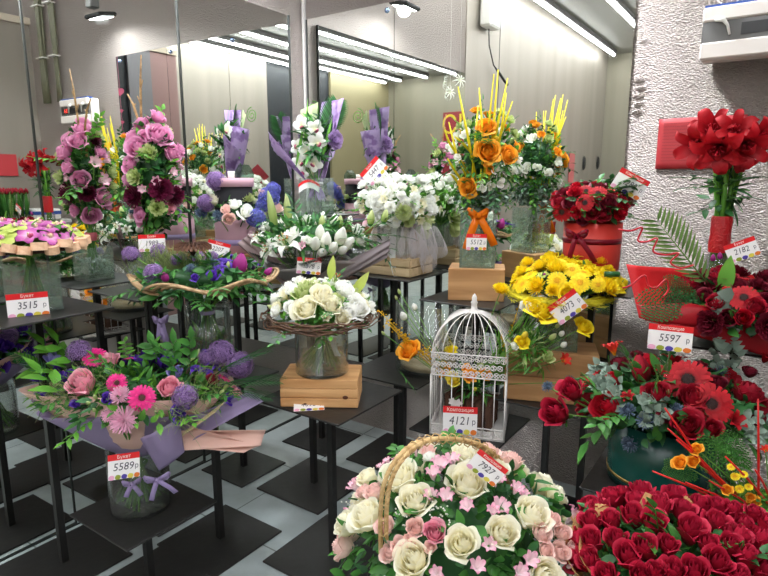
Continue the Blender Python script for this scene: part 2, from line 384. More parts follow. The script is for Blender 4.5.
# device and its cable high on the left wall (seen in the mirror)
t = thing('wall_unit', 'slim beige wall unit with a dangling cable high on the left wall', 'electrical box', (0, -2.66, 3.12))
b = MB(); b.box((.07, 0, .3), (.13, .26, .6), 0, 0, .02); b.build('casing', M_white, t, None, True)
b = MB(); b.tube([(.05, .0, 0), (.05, -.02, -.15), (.05, -.14, -.32), (.05, -.3, -.38), (.05, -.44, -.44), (.06, -.5, -.47)], [.006]*3+[.014]*3, 6); b.build('cable', M_dark, t)
for k, (px) in enumerate((565, 584, 600)):
    d = ray(px, 163); s = -CAM.x/d.x; y = -(CAM.y+s*d.y); z = CAM.z+s*d.z
    y = max(y, -7.2)
    b = MB(); b.lathe([(0, .02), (.05, .02), (.07, 0)], 20); o = b.build('door_pull', M_dark, None, (0, y, z)); o.rotation_euler = (0, PI/2, 0); o.scale = (.14 and 1.6, .8, 1)
    tag(o, 'small dark oval pull on the far left wall', 'door pull', 'dark oval pulls on the far left wall')
d = ray(571.5, 168); s = -CAM.x/d.x
b = MB(); b.box((0, 0, 0), (.01, .24, .42)); tag(b.build('notice', plain('faded_red', '#b5605f', .5), None, (.0, -(CAM.y+s*d.y), CAM.z+s*d.z), True), 'small faded red notice on the far left wall', 'sign')
# bundles of cables and a second breaker box right of the frame (seen in the left mirror)
for k, (x, r_) in enumerate(((2.90, .022), (3.10, .05))):
    b = MB()
    for j in range(4 if k == 0 else 8):
        xx = x+(j % 4)*.018-.03; yy = -.015-.02*(j//4)
        b.tube([(xx+.01*math.sin(i*1.3+j), yy, 2.35+i*.2) for i in range(7)], .011, 6, 0, j/8)
    o = b.build('cable_bundle', plain('olive_cable', '#5d5c46', .55), None)
    tag(o, ['thin bundle of olive cables running up the foil wall', 'thick bundle of olive cables running up the foil wall'][k], 'cables')
    for z in (2.75, 3.2):
        bb = MB(); bb.box((x, -.03, z), (.12, .062, .008)); bb.build('clip', M_white, o, None, True)
# tulips in buckets on a counter and a red notice (seen in the left mirror)
t = thing('counter', 'low white counter against the partition on the right', 'counter', (3.1, -.45, 0))
b = MB(); b.box((0, 0, .62), (.45, .8, 1.24), 0, 0, .01); b.build('body', M_white, t, None, True)
b = MB(); b.box((0, 0, 1.26), (.47, .84, .04), 0, 0, .008); b.build('countertop', plain('counter_grey', '#c9c7c2', .4), t, None, True)
b = MB(); b.box((0, 0, .05), (.28, .22, .1), 0, 0, .01); o = b.build('parcel_box', M_white, None, (2.98, -.25, 1.281), True); tag(o, 'white and blue parcel box on the counter in the mirror', 'box')
b = MB(); b.box((0, 0, .065), (.284, .224, .03)); b.build('blue_band', plain('blue_trim', '#2d4f9c', .4), o, None, True)
b = MB(); b.box((3.35, -.36, 1.78), (.01, .26, .2)); tag(b.build('red_notice', plain('red_paper', '#cf3a3c'), None, None, True), 'red notice on the partition seen in the left mirror', 'sign')
# string of hearts before the dark window
t = thing('heart_garland', 'string of pink paper hearts hanging before the dark window', 'garland', (3.3, -.86, 3.0))
b = MB(); b.tube([(0, 0, 0), (0, 0, -1.6)], .003, 5); b.build('string', plain('pink_string', '#c06a86', .6), t)
for k, z in enumerate((-.42, -.62, -.74, -.86, -.98, -1.1, -1.28)):
    s_ = .05 if k in (0, 6) else .022; b = MB(); vs = []
    for i in range(24):
        q = 2*PI*i/24; vs.append((16*math.sin(q)**3/16*s_, (13*math.cos(q)-5*math.cos(2*q)-2*math.cos(3*q)-math.cos(4*q))/16*s_))
    V = [Vector((-.004, a, c_+z)) for a, c_ in vs]+[Vector((.004, a, c_+z)) for a, c_ in vs]
    b.add(V, [tuple(range(24)), tuple(range(47, 23, -1))]+[(i, (i+1) % 24, 24+(i+1) % 24, 24+i) for i in range(24)])
    b.build('heart', plain('heart_pink', '#d04f77', .5), t, None, True)
# ---------------------------------------------------------------- black steel display tables
def table(x, y, z, label, top=.42, base=.44, leg=.028, bx=None, by=None):
    t = thing('display_table', label, 'table', (x, y, 0), 'black steel display tables')
    b = MB(); b.box((0, 0, z-.004), (top, top, .008), 0, 0, .002); b.build('tabletop', M_black, t, None, True)
    b = MB(); b.box((0, 0, (z-.008)/2+.004), (leg, leg, z-.016)); b.build('leg', M_black, t, None, True)
    b = MB(); b.box((0, 0, .005), (base, base, .01), 0, 0, .003); b.build('base_plate', M_black, t, None, True)
    return t
# ---------------------------------------------------------------- flower prototypes (about 1 unit across, facing +z)
G1 = petal('leaf_green', '#386a2b', '#427c36', '#56913f', trans=.15, rough=.4, jit=.35)
G2 = petal('leaf_dark', '#27502a', '#2f6033', '#3a713c', trans=.1, rough=.4, jit=.35)
G3 = petal('leaf_fresh', '#4f8a2c', '#5f9c35', '#7ab648', trans=.25, rough=.45, jit=.25)
G4 = petal('eucalyptus', '#6b7d70', '#7d9082', '#93a598', trans=.1, rough=.55, jit=.25)
G5 = petal('grass_pale', '#7c8f55', '#94a566', '#aab67c', trans=.2, rough=.6, jit=.2)
STEM = petal('stem_green', '#6f9c46', '#68963f', '#5c8a38', trans=0, rough=.4)
STEMD = petal('stem_dark', '#466f34', '#4c7a38', '#55823a', trans=0, rough=.4, jit=.3)
TWIG = wood('twig_brown', '#6b4a33', '#3d291c', 6)
def roseM(seed, mat, N=21, opn=.55, H=1.0, R0=.09, tight=1.0, drop=1.0):
    rn = random.Random(seed); b = MB()
    for i in range(N):
        fr = i/(N-1); a0 = i*2.399+rn.uniform(-.25, .25); R = (R0*.6+(.47-R0*.6)*fr**.8)*tight; w = 1.35-.45*fr
        top = H*(.93-.26*fr*opn*drop); curl = opn*fr*fr; wob = rn.uniform(-.04, .04)
        def fn(u, v, a0=a0, R=R, w=w, top=top, curl=curl, fr=fr, wob=wob, i=i):
            s = 2*u-1; th = a0+s*w*(.4+.6*min(1, v*1.6)**.6)*(1-.3*max(0, (v-.6)/.4)**2)
            rad = R*(.28+.72*math.sin(min(v, .7)/.7*PI/2))*(1-.42*(1-fr)*max(0, (v-.5)/.5)**1.5)+curl*.2*max(0, (v-.62)/.38)**2+s*.02+wob*v*fr+.018*math.sin(s*5+i)*v*fr
            z = top*v*(1-.24*abs(s)**3)-curl*.13*max(0, (v-.7)/.3)**2
            return Vector((rad*math.cos(th), rad*math.sin(th), z-.45*H))
        b.grid(fn, 8, 7, 0, rn.random())
    for k in range(5):
        a = k*1.257
        b.grid(lambda u, v: Vector((math.cos(a+(u-.5)*.7*(1-v))*(.1+.28*math.sin(v*1.6)), math.sin(a+(u-.5)*.7*(1-v))*(.1+.28*math.sin(v*1.6)), -.47*H+.02+v*.22*(1-v*.6))), 2, 3, 1, .5)
    return b.mesh('rose', [mat, G1])
def pomM(seed, mats, n=60, th1=1.6, L=.5, wd=.07, r0=.04, cup=.12, ruffle=0, pw=1.0, name='pom', nu=2, nv=3, flat=.75, mi=lambda k: 0):
    "many petals springing from one centre over a dome"
    rn = random.Random(seed); b = MB()
    for k in range(n):
        ct = 1-(1-math.cos(th1))*((k+.5)/n)**pw; th = math.acos(max(-1, min(1, ct))); ph = k*2.39996+rn.uniform(-.1, .1)
        d = Vector((math.sin(th)*math.cos(ph), math.sin(th)*math.sin(ph), math.cos(th)*flat)); s_, u_, _ = frame(d)
        l = L*rn.uniform(.86, 1.08); r_ = rn.random(); tw = rn.uniform(-.3, .3)
        upv = Vector((0, 0, 1))-d*d.z; upv = upv.normalized() if upv.length > .05 else u_
        def fn(u, v, d=d, s_=s_, l=l, upv=upv, th=th):
            s = 2*u-1; sh = math.sin(min(1, v*.9+.12)*PI*.78)**.7
            return d*(r0+l*v)+s_*s*wd*sh+upv*(cup*v*v*l*2)+upv*(ruffle*math.sin(s*7+v*5)*.03*v)
        b.grid(fn, nu, nv, mi(k), r_)
    return b.mesh(name, mats)
def gerberaM(seed, mat, n=(22, 18, 14), W=.055):
    rn = random.Random(seed); b = MB()
    for lay, cnt in enumerate(n):
        Lr = (.5, .45, .3)[lay]; zz = (.0, .02, .04)[lay]
        for k in range(cnt):
            a = 2*PI*k/cnt+lay*.13+rn.uniform(-.04, .04); ca, sa = math.cos(a), math.sin(a); dz = rn.uniform(-.02, .03); r_ = rn.random()
            def fn(u, v):
                s = (2*u-1)*W*math.sin(min(1, v*.75+.2)*PI*.85)**.6; r = .1+(Lr-.1)*v
                return Vector((r*ca-s*sa, r*sa+s*ca, zz+dz*v+.09*v-.11*v*v))
            b.grid(fn, 2, 4, 0, r_)
    return b.mesh('gerbera', [mat])
def discM(mat1, mat2, R=.16):
    b = MB(); rn = random.Random(3); b.lathe([(R*.9, .0), (R*.85, .05), (R*.5, .065), (0, .06)], 14, 0)
    for k in range(46):
        r = R*math.sqrt((k+.5)/46); a = k*2.4; b.lathe([(R*.07, 0), (R*.06, .03), (0, .035)], 5, 1 if r > R*.62 else 0, (r*math.cos(a), r*math.sin(a), .045), rn.random())
    return b.mesh('flower_center', [mat1, mat2])
def starM(seed, mat, n=6, wd=.13, rec=.25, L=.52, up=.35, ruf=.02, nm='lily', alt=.8):
    rn = random.Random(seed); b = MB()
    for k in range(n):
        a = 2*PI*k/n+rn.uniform(-.07, .07); ca, sa = math.cos(a), math.sin(a); W = wd*(1 if k % 2 else alt); l = L*rn.uniform(.93, 1.05); r_ = rn.random(); lo = -.015 if k % 2 else 0
        def fn(u, v):
            s = 2*u-1; w_ = W*math.sin(PI*min(1, v*.93+.06))**.75; r = l*v
            z = up*math.sin(v*PI*.55)-rec*v**3+lo+.04*abs(s)*math.sin(v*PI)+ruf*math.sin(v*14+s*3)*abs(s)
            return Vector((r*ca-s*w_*sa, r*sa+s*w_*ca, z-up*.5))
        b.grid(fn, 4, 7, 0, r_)
    return b.mesh(nm, [mat])
def stamenM(m1, m2, n=6, L=.4, tipr=.02):
    b = MB(); rn = random.Random(1)
    for k in range(n):
        a = 2*PI*k/n+.3; R = .12; p = Vector((R*math.cos(a), R*math.sin(a), L*rn.uniform(.8, 1)-.15)); b.tube([(0, 0, -.15), p*.6, p], .008, 4, 0)
        b.tube([p+Vector((-.03*math.sin(a), .03*math.cos(a), 0)), p+Vector((.03*math.sin(a), -.03*math.cos(a), 0))], tipr, 5, 1)
    b.tube([(0, 0, -.15), (0, 0, L)], .014, 5, 0)
    return b.mesh('stamens', [m1, m2])
def orchidM(seed, mat):
    b = MB(); rn = random.Random(seed)
    for k, (a, W, l) in enumerate(((PI/2, .2, .5), (PI/2+1.25, .22, .5), (PI/2-1.25, .22, .5), (PI/2+2.45, .19, .48), (PI/2-2.45, .19, .48))):
        ca, sa = math.cos(a), math.sin(a); r_ = rn.random()
        def fn(u, v):
            s = 2*u-1; w_ = W*math.sin(PI*min(1, v*.85+.1))**.6; r = l*v
            return Vector((r*ca-s*w_*sa, r*sa+s*w_*ca, .12*math.sin(v*PI*.7)-.06*v-.03*s*s))
        b.grid(fn, 4, 5, 0, r_)
    return b.mesh('orchid', [mat])
def lipM(mat, mat2):
    b = MB()
    b.grid(lambda u, v: Vector(((2*u-1)*.13*math.sin(min(1, v*.8+.2)*PI*.8)**.6, -.02-.24*v+.05*v, .1+.12*math.sin(v*PI*.8)-.1*v*v-.06*(2*u-1)**2+.02*math.sin(u*14)*v)), 8, 5, 0)
    b.tube([(0, .0, .04), (0, -.01, .16), (0, -.05, .2)], [.03, .035, .03], 7, 1)
    return b.mesh('lip', [mat, mat2])
def budM(mat, seed=1, H=1.0, R=.22, n=5, tw=.6, gmi=G1):
    "closed bud of overlapping petals with a green cup"
    rn = random.Random(seed); b = MB()
    for k in range(n):
        a0 = 2*PI*k/n; r_ = rn.random(); o = 1-.07*(k % 2)
        def fn(u, v):
            s = 2*u-1; th = a0+s*.95+tw*v; r = R*o*math.sin(PI*min(1, v*.86+.1))**.7*(1-.25*v*v)
            return Vector((r*math.cos(th), r*math.sin(th), H*v*(1-.04*s*s)-H*.5))
        b.grid(fn, 4, 6, 0, r_)
    b.lathe([(0, -H*.56), (R*.5, -H*.5), (R*.8, -H*.36), (R*.5, -H*.3)], 8, 1)
    return b.mesh('bud', [mat, gmi])
def ballM(seed, mats, n=130, fl=.07, core=.36, pet=5, nm='allium', hem=-1.0, mi=lambda k: 0, inner=True):
    "a ball head made of many small starry florets"
    rn = random.Random(seed); b = MB()
    if inner: b.lathe([(0, -core), (core*.7, -core*.7), (core, 0), (core*.7, core*.7), (0, core)], 10, len(mats)-1)
    for k in range(n):
        z = 1-(1-hem)*(k+.5)/n; ph = k*2.39996; q = math.sqrt(max(0, 1-z*z)); d = Vector((q*math.cos(ph), q*math.sin(ph), z)); a_, u_, _ = frame(d)
        c = d*(.5-fl*.3)*rn.uniform(.88, 1.06); r_ = rn.random(); rot = rn.random()*6
        vs = [c-d*fl*.35]; fs = []
        for j in range(pet):
            a = rot+2*PI*j/pet; e = 2*PI/pet*.36
            for (rr, aa, hh) in ((.62, a-e, .12), (1.0, a, .3), (.62, a+e, .12)):
                vs.append(c+(a_*math.cos(aa)+u_*math.sin(aa))*fl*rr+d*fl*hh)
            fs += [(0, 1+3*j, 2+3*j, 3+3*j)]
        b.add(vs, fs, mi(k), [0]+[.5, 1, .5]*pet, r_)
    return b.mesh(nm, mats)
LS = .82
def leaf(b, p, d, nrm, L, W, bend=.25, mi=0, r=.5, nu=2, nv=4, fold=.12, tip=.8):
    p = Vector(p); d = Vector(d).normalized(); s_ = d.cross(Vector(nrm)); s_ = s_.normalized() if s_.length > 1e-4 else frame(d)[0]; n_ = s_.cross(d)
    def fn(u, v):
        s = 2*u-1; w_ = W*.5*math.sin(PI*min(1, v**tip*.97+.02))**.85
        return p+d*(L*v)+s_*(s*w_)+n_*(-bend*L*v*v+fold*W*abs(s))
    b.grid(fn, nu, nv, mi, r)
def sprig(b, p, d, L, n=7, ll=.05, lw=.022, mi=0, smi=0, rn=random, bend=.2, droop=.3, stem=.0016):
    p = Vector(p); a_, u_, d = frame(d); g_ = Vector((0, 0, -1)); pts = [p+d*(L*t)+g_*(bend*L*t*t) for t in (0, .33, .66, 1)]
    b.tube(pts, [stem, stem, stem*.8, stem*.5], 4, smi)
    for k in range(n):
        t = .15+.85*k/(n-1); q = p+d*(L*t)+g_*(bend*L*t*t); sd = a_ if k % 2 else -a_
        dd = (sd*.8+d*(.5 if k < n-1 else 3)+u_*rn.uniform(-.4, .4)).normalized()
        leaf(b, q, dd, u_+Vector((0, 0, .5)), ll*rn.uniform(.8, 1.15), lw*rn.uniform(.85, 1.1), droop, mi, rn.random(), 2, 3)
def frondM(mat, n=22, L=1.0, ll=.38, lw=.045, name='palm_leaf', bend=.15, taper=.7, sag=.1):
    b = MB(); b.tube([(0, 0, 0), (L*.35, 0, .02), (L*.7, 0, -bend*.3), (L, 0, -bend)], [.012, .01, .007, .003], 5, 0); rn = random.Random(4)
    for k in range(n):
        t = .12+.88*k/(n-1)
        for s in (-1, 1):
            l = ll*math.sin(PI*min(1, (1-t)*.8+.16))**.8
            leaf(b, (L*t, 0, -bend*t*t), (.75, s*.85, .0), (0, 0, 1), l, lw, sag, 0, rn.random(), 2, 3, .25)
    return b.mesh(name, [mat])
def fernM(mat, n=12, L=1.0):
    b = MB(); b.tube([(0, 0, 0), (L*.5, 0, .03), (L, 0, -.05)], [.01, .007, .003], 4, 0); rn = random.Random(5)
    for k in range(n):
        t = .1+.88*k/(n-1); l = .36*math.sin(PI*min(1, (1-t)*.75+.2))
        for s in (-1, 1):
            d = Vector((.55, s, 0)).normalized(); p0 = Vector((L*t, 0, .03-.08*t*t))
            m = max(3, int(l/.05))
            for j in range(m):
                q = p0+d*(l*j/m); ww = .06*(1-j/m*.6)
                for s2 in (-1, 1): leaf(b, q, d*.5+Vector((d.y, -d.x, 0))*s2*.9, (0, 0, 1), ww*1.2, .036, .1, 0, rn.random(), 1, 2, 0)
            b.tube([p0, p0+d*l], .003, 3, 0)
    return b.mesh('fern_frond', [mat])
# colours
P = {}
def pm(n, *a, **k): P[n] = petal(n, *a, **k); return P[n]
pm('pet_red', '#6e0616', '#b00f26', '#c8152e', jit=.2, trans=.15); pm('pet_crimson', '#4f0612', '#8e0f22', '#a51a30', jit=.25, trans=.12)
pm('pet_cerise', '#4c0414', '#980c26', '#b82040', jit=.2, trans=.12, pos=.6); pm('pet_scarlet', '#64060e', '#aa0c1a', '#c01a26', jit=.14, trans=.2)  # cerise: inner shade and lit edges put into the colour so spirals show
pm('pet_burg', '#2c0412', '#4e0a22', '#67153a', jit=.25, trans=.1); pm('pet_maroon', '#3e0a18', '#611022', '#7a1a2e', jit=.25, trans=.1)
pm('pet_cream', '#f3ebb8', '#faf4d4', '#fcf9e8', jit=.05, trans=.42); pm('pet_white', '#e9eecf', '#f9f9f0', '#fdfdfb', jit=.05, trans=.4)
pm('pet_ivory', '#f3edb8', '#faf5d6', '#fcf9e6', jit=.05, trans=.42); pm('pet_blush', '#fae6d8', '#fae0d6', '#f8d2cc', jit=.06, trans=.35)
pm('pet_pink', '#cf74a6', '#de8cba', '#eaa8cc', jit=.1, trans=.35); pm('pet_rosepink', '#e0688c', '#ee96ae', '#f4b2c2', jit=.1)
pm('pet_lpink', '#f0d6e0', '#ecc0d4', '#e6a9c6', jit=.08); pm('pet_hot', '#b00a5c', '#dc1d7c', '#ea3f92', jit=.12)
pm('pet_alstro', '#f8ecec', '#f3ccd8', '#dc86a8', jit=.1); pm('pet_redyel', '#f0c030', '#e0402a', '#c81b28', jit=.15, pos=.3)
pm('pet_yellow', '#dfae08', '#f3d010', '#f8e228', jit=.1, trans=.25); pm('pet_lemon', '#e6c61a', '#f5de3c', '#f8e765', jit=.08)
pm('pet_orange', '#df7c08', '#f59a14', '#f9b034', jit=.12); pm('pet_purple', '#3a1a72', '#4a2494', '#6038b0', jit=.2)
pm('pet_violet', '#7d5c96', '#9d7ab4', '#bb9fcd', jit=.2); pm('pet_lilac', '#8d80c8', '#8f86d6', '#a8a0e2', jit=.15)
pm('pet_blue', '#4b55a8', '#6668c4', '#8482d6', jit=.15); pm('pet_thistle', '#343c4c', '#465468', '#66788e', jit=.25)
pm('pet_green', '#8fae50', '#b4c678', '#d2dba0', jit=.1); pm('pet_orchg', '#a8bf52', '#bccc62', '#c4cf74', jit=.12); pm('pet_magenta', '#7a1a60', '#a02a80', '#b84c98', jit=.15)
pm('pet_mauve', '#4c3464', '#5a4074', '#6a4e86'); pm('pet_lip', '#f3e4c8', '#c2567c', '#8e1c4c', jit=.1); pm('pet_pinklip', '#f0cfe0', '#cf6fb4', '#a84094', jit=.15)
M_pollen = plain('pollen', '#a85a1a', .8); M_discd = plain('disc_dark', '#2a1210', .8); M_discr = plain('disc_ring', '#4a2420', .8); M_discy = plain('disc_yellow', '#e0a512', .8, 0, .3, 90)
M_column = plain('orchid_column', '#e8e0a8', .5)
PROTO = {}
def proto(key, name, meshes, kids=()): PROTO[key] = (name, meshes, kids)
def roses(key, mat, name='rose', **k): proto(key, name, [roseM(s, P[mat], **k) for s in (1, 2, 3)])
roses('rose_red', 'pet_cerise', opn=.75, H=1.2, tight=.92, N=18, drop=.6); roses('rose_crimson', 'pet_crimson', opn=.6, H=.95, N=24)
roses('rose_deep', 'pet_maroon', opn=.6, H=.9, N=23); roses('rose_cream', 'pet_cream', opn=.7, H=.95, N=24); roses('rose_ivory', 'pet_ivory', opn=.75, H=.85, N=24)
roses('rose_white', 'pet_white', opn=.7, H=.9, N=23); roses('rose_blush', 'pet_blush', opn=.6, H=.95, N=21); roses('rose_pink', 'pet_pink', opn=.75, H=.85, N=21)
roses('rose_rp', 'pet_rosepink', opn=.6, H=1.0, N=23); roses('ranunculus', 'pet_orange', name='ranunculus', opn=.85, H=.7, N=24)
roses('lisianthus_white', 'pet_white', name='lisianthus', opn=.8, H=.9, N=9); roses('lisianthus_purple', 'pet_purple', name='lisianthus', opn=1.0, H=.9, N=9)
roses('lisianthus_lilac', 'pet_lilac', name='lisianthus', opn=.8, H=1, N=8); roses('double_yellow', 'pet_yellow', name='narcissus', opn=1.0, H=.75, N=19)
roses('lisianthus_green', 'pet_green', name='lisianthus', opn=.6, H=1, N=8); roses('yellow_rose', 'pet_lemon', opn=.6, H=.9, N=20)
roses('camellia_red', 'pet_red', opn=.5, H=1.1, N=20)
proto('gerb_red', 'gerbera', [gerberaM(1, P['pet_scarlet']), gerberaM(2, P['pet_scarlet'])], [('flower_center', discM(M_discd, M_discr))])
proto('gerb_hot', 'gerbera', [gerberaM(3, P['pet_hot'], W=.05), gerberaM(4, P['pet_hot'], W=.05)], [('flower_center', discM(M_discr, P['pet_hot']))])
proto('gerb_yel', 'gerbera', [gerberaM(5, P['pet_yellow']), gerberaM(6, P['pet_yellow'])], [('flower_center', discM(M_discy, P['pet_yellow']))])
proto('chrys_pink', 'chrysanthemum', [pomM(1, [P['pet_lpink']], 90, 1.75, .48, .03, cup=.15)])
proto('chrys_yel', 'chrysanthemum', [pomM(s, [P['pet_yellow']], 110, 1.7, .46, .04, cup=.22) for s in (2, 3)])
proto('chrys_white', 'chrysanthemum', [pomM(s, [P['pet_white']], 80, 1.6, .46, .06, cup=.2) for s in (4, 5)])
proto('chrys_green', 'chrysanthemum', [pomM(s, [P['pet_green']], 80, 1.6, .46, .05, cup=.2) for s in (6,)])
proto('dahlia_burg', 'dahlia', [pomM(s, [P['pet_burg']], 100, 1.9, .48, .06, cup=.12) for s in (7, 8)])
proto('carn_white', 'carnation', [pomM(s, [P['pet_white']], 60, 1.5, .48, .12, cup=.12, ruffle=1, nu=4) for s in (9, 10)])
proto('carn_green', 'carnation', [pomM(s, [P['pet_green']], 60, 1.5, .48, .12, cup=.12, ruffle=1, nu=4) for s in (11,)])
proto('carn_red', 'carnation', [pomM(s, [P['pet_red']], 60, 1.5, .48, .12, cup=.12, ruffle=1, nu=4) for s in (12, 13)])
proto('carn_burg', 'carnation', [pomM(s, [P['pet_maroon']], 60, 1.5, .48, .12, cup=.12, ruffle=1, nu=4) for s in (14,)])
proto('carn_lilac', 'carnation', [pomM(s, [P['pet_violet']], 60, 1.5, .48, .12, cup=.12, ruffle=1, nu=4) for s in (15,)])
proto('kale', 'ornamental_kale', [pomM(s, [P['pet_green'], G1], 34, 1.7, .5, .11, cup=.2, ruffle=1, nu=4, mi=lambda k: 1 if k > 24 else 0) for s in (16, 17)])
proto('allium', 'allium', [ballM(s, [P['pet_violet'], P['pet_mauve']], 230, .075, .43) for s in (1, 2)])
proto('hydrangea_blue', 'hyacinth', [ballM(3, [P['pet_blue'], P['pet_thistle']], 110, .11, .36, 5)])
proto('thistle', 'sea_holly', [pomM(s, [P['pet_thistle']], 52, 1.9, .46, .035, cup=.1) for s in (18,)], [('flower_cone', ballM(9, [P['pet_thistle'], P['pet_thistle']], 30, .05, .2, 4))])
proto('pincushion', 'scabiosa', [ballM(5, [P['pet_violet'], P['pet_mauve']], 120, .09, .4, 4, hem=-.3)])
st = [('stamens', stamenM(P['pet_green'], M_pollen))]
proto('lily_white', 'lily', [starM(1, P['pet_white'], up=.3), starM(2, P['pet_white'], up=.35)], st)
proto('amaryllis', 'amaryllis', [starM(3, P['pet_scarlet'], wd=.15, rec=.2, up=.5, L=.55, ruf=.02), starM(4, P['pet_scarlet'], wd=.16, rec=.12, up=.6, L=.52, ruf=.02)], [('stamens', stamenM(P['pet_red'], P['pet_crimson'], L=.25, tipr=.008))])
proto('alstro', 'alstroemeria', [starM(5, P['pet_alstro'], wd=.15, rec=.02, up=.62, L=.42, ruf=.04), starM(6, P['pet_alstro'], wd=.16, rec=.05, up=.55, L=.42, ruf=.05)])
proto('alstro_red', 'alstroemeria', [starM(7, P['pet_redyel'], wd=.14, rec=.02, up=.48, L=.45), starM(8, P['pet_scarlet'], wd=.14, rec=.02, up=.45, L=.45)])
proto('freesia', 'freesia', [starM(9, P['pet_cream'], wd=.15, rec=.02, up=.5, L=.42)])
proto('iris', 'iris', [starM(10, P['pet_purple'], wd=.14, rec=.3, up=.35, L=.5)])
lp = [('lip', lipM(P['pet_lip'], M_column))]
proto('orchid_white', 'orchid', [orchidM(1, P['pet_white']), orchidM(2, P['pet_white'])], lp)
proto('orchid_green', 'orchid', [orchidM(3, P['pet_orchg'])], [('lip', lipM(P['pet_pinklip'], M_column))])
proto('orchid_pink', 'orchid', [orchidM(4, P['pet_pinklip'])], [('lip', lipM(P['pet_lip'], M_column))])
for kk, mm, H_, R_ in (('tulip_white', 'pet_white', 1, .3), ('tulip_mag', 'pet_magenta', 1, .34), ('tulip_red', 'pet_crimson', 1.2, .36), ('bud_green', 'pet_green', 1, .26), ('bud_lily', 'pet_green', 1.6, .17), ('bud_white', 'pet_white', .9, .32), ('bud_pink', 'pet_alstro', 1, .26), ('bud_yel', 'pet_lemon', .9, .3)):
    proto(kk, 'tulip' if kk.startswith('tulip') else 'bud', [budM(P[mm], s, H_, R_) for s in (1, 2)])
proto('redspider', 'decorative_star', [starM(11, P['pet_white'], n=9, wd=.05, rec=.3, up=.2, L=.55)])
NP = {}
FR = random.Random(77)
def place(parent, key, p, d, size, rnd=None, spin=None, origin=None):
    rnd = rnd or FR; name, meshes, kids = PROTO[key]; me = meshes[rnd.randrange(len(meshes))]
    o = bpy.data.objects.new(name, me); COL.objects.link(o); o.parent = parent
    q = Vector((0, 0, 1)).rotation_difference(Vector(d).normalized()) @ Quaternion((0, 0, 1), rnd.uniform(0, 6.28) if spin is None else spin)
    o.rotation_mode = 'QUATERNION'; o.rotation_quaternion = q; o.location = Vector(p)-(parent.location if origin is None else origin); o.scale = (size,)*3
    for (kn, km) in kids:
        c = bpy.data.objects.new(kn, km); COL.objects.link(c); c.parent = o
    return o
def basis(d, up=(0, 0, 1)):
    "rotation whose x axis runs along d and whose z axis leans to up"
    x = Vector(d).normalized(); z = Vector(up)-x*Vector(up).dot(x); z.normalize(); y = z.cross(x)
    return Matrix((x, y, z)).transposed().to_quaternion()
def put(parent, name, me, p, d, up, size):
    o = bpy.data.objects.new(name, me); COL.objects.link(o); o.parent = parent; o.location = Vector(p)-parent.location
    o.rotation_mode = 'QUATERNION'; o.rotation_quaternion = basis(d, up); o.scale = (size,)*3; return o
